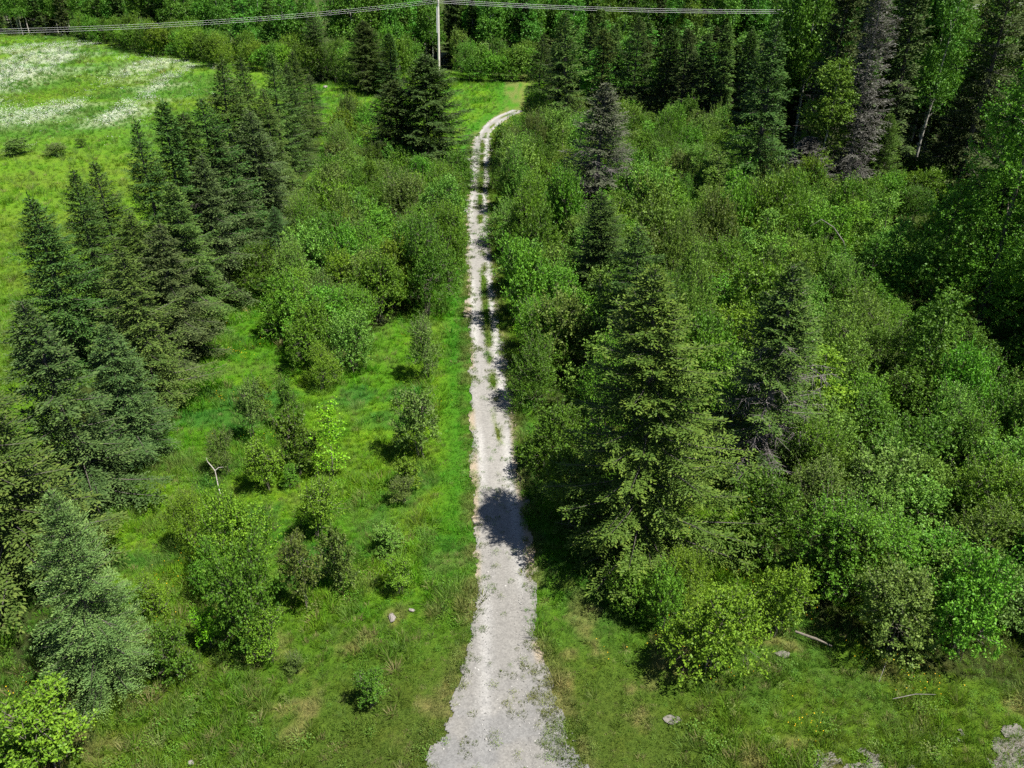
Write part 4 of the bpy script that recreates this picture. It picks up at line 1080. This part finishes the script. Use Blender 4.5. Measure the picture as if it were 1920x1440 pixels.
n_fill['rbot'] = fill('rbot', 'bush', 2.6, (3.4, 5.2), (3.2, 4.6), [('willow', 5), ('alder', 2), ('alder_dark', 2), ('greybush', 2)], group='the grey willow thicket', avoid=0.5)
n_fill['gap'] = fill('gap', 'bush', 3.6, (3.5, 5.0), (4, 5), [('alder', 3), ('alder_dark', 2)], group='the dark forest edge', avoid=0.8)
n_fill['shade'] = fill('rshade', ('bush', 'bush', 'maple'), 4.2, (2.6, 4.2), (3.4, 4.8), [('alder_dark', 3), ('alder', 2)], group='the dark gap under the poplars', avoid=0.6)  # mostly the darker green, putting the hollow's shade into the leaf colour
# hedges and the forest wall
HB = {'bush_far': 'tall leafy bush in the hedge along the far edge of the flower meadow'}
fill('hedge', 'bush_far', 4.6, (5.5, 8.0), (5.5, 7.5), [('alder', 3), ('yellowgreen', 1.4), ('alder_dark', 1)], labels=HB, group='hedge bushes along the flower meadow')
HB = {'bush_far': 'tall leafy bush in the belt behind the far clearing and the pole'}
fill('backhedge', 'bush_far', 4.4, (6.0, 9.0), (5.5, 7.5), [('alder', 3), ('alder_dark', 2), ('willow', 1)], labels=HB, group='bushes behind the far clearing')
AS = [('aspen', 3), ('alder_dark', 1)]
SPC = [('spruce_dark', 3), ('spruce_olive', 1.2), ('spruce_brown', 1.2)]
def forest(poly, s, ratio, where, hr):
    for k, w, pals, lab, grp in (('aspen_far', (5.5, 8.0), AS, 'tall leafy aspen in ' + where, 'aspens of ' + where), ('spruce_far', (4.2, 6.2), SPC, 'dark pointed spruce in ' + where, 'spruces of ' + where)):
        share = ratio if k == 'aspen_far' else 1 - ratio
        fill(poly, k, s / math.sqrt(share), hr, w, pals, labels={k: lab}, group=grp, cull=6.0, jitter=0.5)
forest(ZONES['wall_pole'], 5.2, 0.72, 'the forest wall behind the utility pole', (17, 22))
forest(ZONES['wall_meadow'], 6.0, 0.68, 'the forest wall behind the flower meadow hedge', (15, 20))
forest(ZONES['wires_low'], 4.7, 0.35, 'the low mixed forest under the wires', (10.5, 13.5))
forest(ZONES['wires_far'], 5.0, 0.75, 'the forest beyond the wires', (17, 22))
forest(ZONES['wires_tall'], 4.8, 0.62, 'the tall forest behind the massive dark spruce', (18, 24))
forest(ZONES['dark'], 5.0, 0.55, 'the dark forest by the poplars', (19, 25))
# tall trees just past the picture edge that shade the dark gap
for i, (x, y, h, w, k, c) in enumerate(((44.5, 56, 22, 10, 'poplar', 'poplar'), (47.5, 64.5, 24, 11, 'poplar', 'poplar'), (40.5, 45.5, 19, 9.5, 'poplar', 'poplar'), (52, 70, 24, 6.5, 'spruce', 'spruce_dark'), (43.5, 70.5, 23, 6.5, 'spruce', 'spruce_dark'), (37.5, 40, 15, 8, 'poplar', 'poplar'), (46.5, 51, 24, 10, 'poplar', 'poplar'), (50, 59, 25, 10, 'poplar', 'poplar'), (41.0, 51.5, 23, 7, 'spruce', 'spruce_dark'), (43.0, 57.5, 24, 7, 'spruce', 'spruce_dark'), (45.5, 63.5, 25, 7, 'spruce', 'spruce_dark'), (40.0, 46.5, 20, 6.5, 'spruce', 'spruce_dark'))):
    place(k, x, y, h, w, PAL[c], ['rough poplar rooted past the picture edge over the dark gap', 'high-crowned poplar rooted past the edge behind the dark gap', 'low poplar shading the grey willow thicket from the edge', 'dark spruce wedged between the shading poplars', 'dark spruce standing at the back of the dark gap', 'small poplar at the edge above the grey willow thicket', 'dense poplar rooted behind the rough poplar past the edge', 'tallest poplar rooted past the edge of the picture', 'dark spruce between the rough and the low shading poplar', 'tall dense dark spruce closing the picture edge by the huge poplar', 'dark spruce just beyond the dense one at the picture edge', 'shorter dark spruce at the edge above the grey willow thicket'][i], 'trees shading the dark gap')

# ------------------------------------------------------------------ utility pole, wires, small things
def part(name, me, parent=None):
    o = bpy.data.objects.new(name, me)
    C.objects.link(o)
    if parent:
        o.parent = parent
    return o
def simple_mat(name, c, rough=0.6, metal=0.0):
    m, t = nodes(name)
    out, p = nd(t, 'ShaderNodeOutputMaterial'), nd(t, 'ShaderNodeBsdfPrincipled')
    nz = nd(t, 'ShaderNodeTexNoise')
    nz.inputs['Scale'].default_value = 6
    t.links.new(mixc(t, nz.outputs['Fac'], tuple(q * 0.75 for q in c), tuple(min(1, q * 1.2) for q in c)), p.inputs['Base Color'])
    p.inputs['Roughness'].default_value, p.inputs['Metallic'].default_value = rough, metal
    t.links.new(p.outputs[0], out.inputs[0])
    return m
METAL = simple_mat('aluminium', (0.72, 0.72, 0.74), 0.45, 0.0)
CERAMIC = simple_mat('insulator', (0.25, 0.18, 0.15), 0.25)
POLE_XY = (PX, PY)
pole = bpy.data.objects.new('utility_pole', None)
C.objects.link(pole)
pole.location = (*POLE_XY, 0)
pole.rotation_euler = (0, math.radians(1.8), 0)
pole['label'], pole['category'] = 'tall weathered grey wooden utility pole standing at the back of the clearing', 'utility pole'
w = Wood()
w.tube([[0, 0, -0.5], [0, 0, 6], [0, 0, 16.4]], [0.30, 0.27, 0.20], 12)
w.tube([[0, 0, 16.4], [0, 0, 16.41]], [0.15, 0.001], 12)
part('shaft', w.mesh('shaft', PALEWOOD), pole)
w = Wood()
w.tube([[-0.31, -0.1, 8.6], [-0.29, -0.08, 13.9]], [0.09, 0.09], 6)
part('cable_guard', w.mesh('cable_guard', METAL), pole)
HANG = (15.10, 14.75, 14.40)
for z in HANG:
    w = Wood()
    w.tube([[0, -0.14, z], [0, -0.30, z + 0.02], [0, -0.36, z + 0.1]], [0.03, 0.03, 0.02], 5)
    w.tube([[0, -0.36, z], [0, -0.36, z + 0.05], [0, -0.36, z + 0.1], [0, -0.36, z + 0.16]], [0.07, 0.10, 0.07, 0.09], 8)
    part('insulator', w.mesh('insulator', CERAMIC), pole)
w = Wood()
w.tube([[0, -0.2, 15.6], [0, -0.2, 16.2]], [0.02, 0.02], 5)
part('top_pin', w.mesh('top_pin', METAL), pole)
ROWS = ('highest', 'middle', 'lowest')
for end, where in ((((-74, 160, 12.1), (-142, 126, 15.0)), 'sagging across the far meadow from the pole'), (((50, 193, 12.7), (125, 196, 14.6)), 'running from the pole over the slender spires')):
    for i, z in enumerate(HANG):
        p0, p1, p2 = np.array([POLE_XY[0] + z * math.sin(math.radians(1.8)), POLE_XY[1] - 0.36, z + 0.16]), np.array(end[0]) + [0, 0, z - 14.75], np.array(end[1]) + [0, 0, z - 14.75]
        u = np.linspace(0, 1, 40)[:, None]
        k = np.linalg.norm(p1 - p0) / (np.linalg.norm(p1 - p0) + np.linalg.norm(p2 - p1))
        ctrl = (p1 - p0 * (1 - k) ** 2 - p2 * k * k) / (2 * k * (1 - k))
        pts = p0 * (1 - u) ** 2 + ctrl * 2 * u * (1 - u) + p2 * u * u
        w = Wood()
        w.tube(pts, 0.010 if end[0][0] < 0 else 0.018, 5)
        o = part('power_line', w.mesh('power_line', METAL))
        o['label'], o['category'], o['group'] = '%s of three pale wires %s' % (ROWS[i], where), 'wire', 'power lines'
SNAGWOOD = bark_mat('weathered_branch', (0.24, 0.22, 0.20), (0.42, 0.40, 0.37))
def limb(name, label, cat, runs, mat, loc):
    w = Wood()
    for pts, rad in runs:
        w.tube(pts, rad, 6)
    o = part(name, w.mesh(name, mat))
    o.location = loc
    o['label'], o['category'] = label, cat
    return o
limb('dead_branch', 'bleached forked dead branch sticking up beside the small olive shrub', 'branch', [
    ([[0.45, -0.9, -0.1], [0.2, -0.45, 0.5], [0.05, -0.1, 0.95], [0, 0, 1.35]], [0.04, 0.036, 0.032, 0.025]),
    ([[0, 0, 1.35], [-0.2, 0.12, 1.6], [-0.45, 0.25, 1.85], [-0.5, 0.3, 2.1]], [0.035, 0.03, 0.022, 0.01]),
    ([[0, 0, 1.35], [0.25, 0.05, 1.55], [0.55, 0.0, 1.62]], [0.033, 0.024, 0.01]),
    ([[0.12, -0.25, 0.8], [0.3, -0.2, 1.0]], [0.02, 0.008])], SNAGWOOD, (-15.4, 34.5, 0)).scale = (0.85, 0.85, 0.85)
limb('fallen_log', 'broken pale fallen log lying in grass below the grey willow thicket', 'log', [
    ([[-0.7, 0.5, 0.18], [0, 0.05, 0.22], [0.55, -0.25, 0.14]], [0.05, 0.06, 0.03]), ([[0, 0.05, 0.2], [0.3, -0.35, 0.35]], [0.03, 0.015])], TWIG, (12.4, 23.8, 0))
limb('fallen_stick', 'thin grey stick lying in the mown grass near the bottom corner', 'stick', [
    ([[-0.9, -0.1, 0.2], [0, 0.05, 0.28], [0.8, 0.1, 0.2]], [0.012, 0.015, 0.008])], GREYWOOD, (15.2, 21.0, 0))
limb('fallen_stick', 'long dry stalk leaning out from under the grey willow thicket', 'stick', [
    ([[0.7, 1.0, 0.55], [0, 0, 0.4], [-0.5, -0.7, 0.2]], [0.006, 0.010, 0.007])], GREYWOOD, (14.6, 22.4, 0))
limb('bent_snag', 'grey bent dead stem arching over the thicket before the flat-layered maple', 'branch', [
    ([[-1.6, 0.6, 5.4], [-0.9, 0.4, 6.0], [0, 0, 5.5], [0.9, -0.3, 4.4], [1.6, -0.5, 2.4], [1.8, -0.6, -0.1]], [0.015, 0.025, 0.035, 0.05, 0.06, 0.07])], GREYWOOD, (25.5, 62.0, 0))
limb('dead_branch', 'pair of grey dead snags poking out of the grey willow thicket', 'branch', [
    ([[0, 0, 3.2], [0.1, 0.0, 4.3], [0.5, 0.2, 5.2]], [0.05, 0.035, 0.012]), ([[0.05, 0, 3.8], [-0.4, 0.1, 4.9]], [0.03, 0.01]), ([[0.1, 0, 4.3], [-0.1, 0.1, 5.3]], [0.02, 0.008])], GREYWOOD, (24.5, 42.6, 0))
def rock(label, x, y, s, seed, col):
    me = stones(seed)
    me.materials.append(col)
    o = part('rock', me)
    o.location, o.scale, o.rotation_euler = (x, y, s[2] * 0.15), s, (0, 0, seed)
    o['label'], o['category'] = label, 'rock'
ROCK = simple_mat('pale_rock', (0.20, 0.18, 0.17), 0.9)
rock('pale flat rock half hidden in the grass near the track mouth', -5.1, 25.3, (0.34, 0.16, 0.10), 5, ROCK)
rock('small pale rock beside the flat one in the grass', -4.3, 25.7, (0.18, 0.10, 0.08), 6, ROCK)
rock('white stone on the verge where the track starts to bend', -5.9, 108.8, (0.40, 0.35, 0.45), 7, simple_mat('white_stone', (0.4, 0.39, 0.38), 0.9))
rock('pale boulder at the back of the clearing below the domed pine', -38.0, 172.9, (0.9, 0.5, 0.45), 8, ROCK)
rock('white stone by the bottom edge in the mown grass', -11.2, 18.35, (0.12, 0.09, 0.09), 9, ROCK)
print('filled', n_fill, 'grass', ng_, 'placed', N_PLACED)

from collections import Counter
import re as _re
print(Counter(_re.sub(r'\.\d+$', '', o.name) for o in C.objects if o.parent is None))
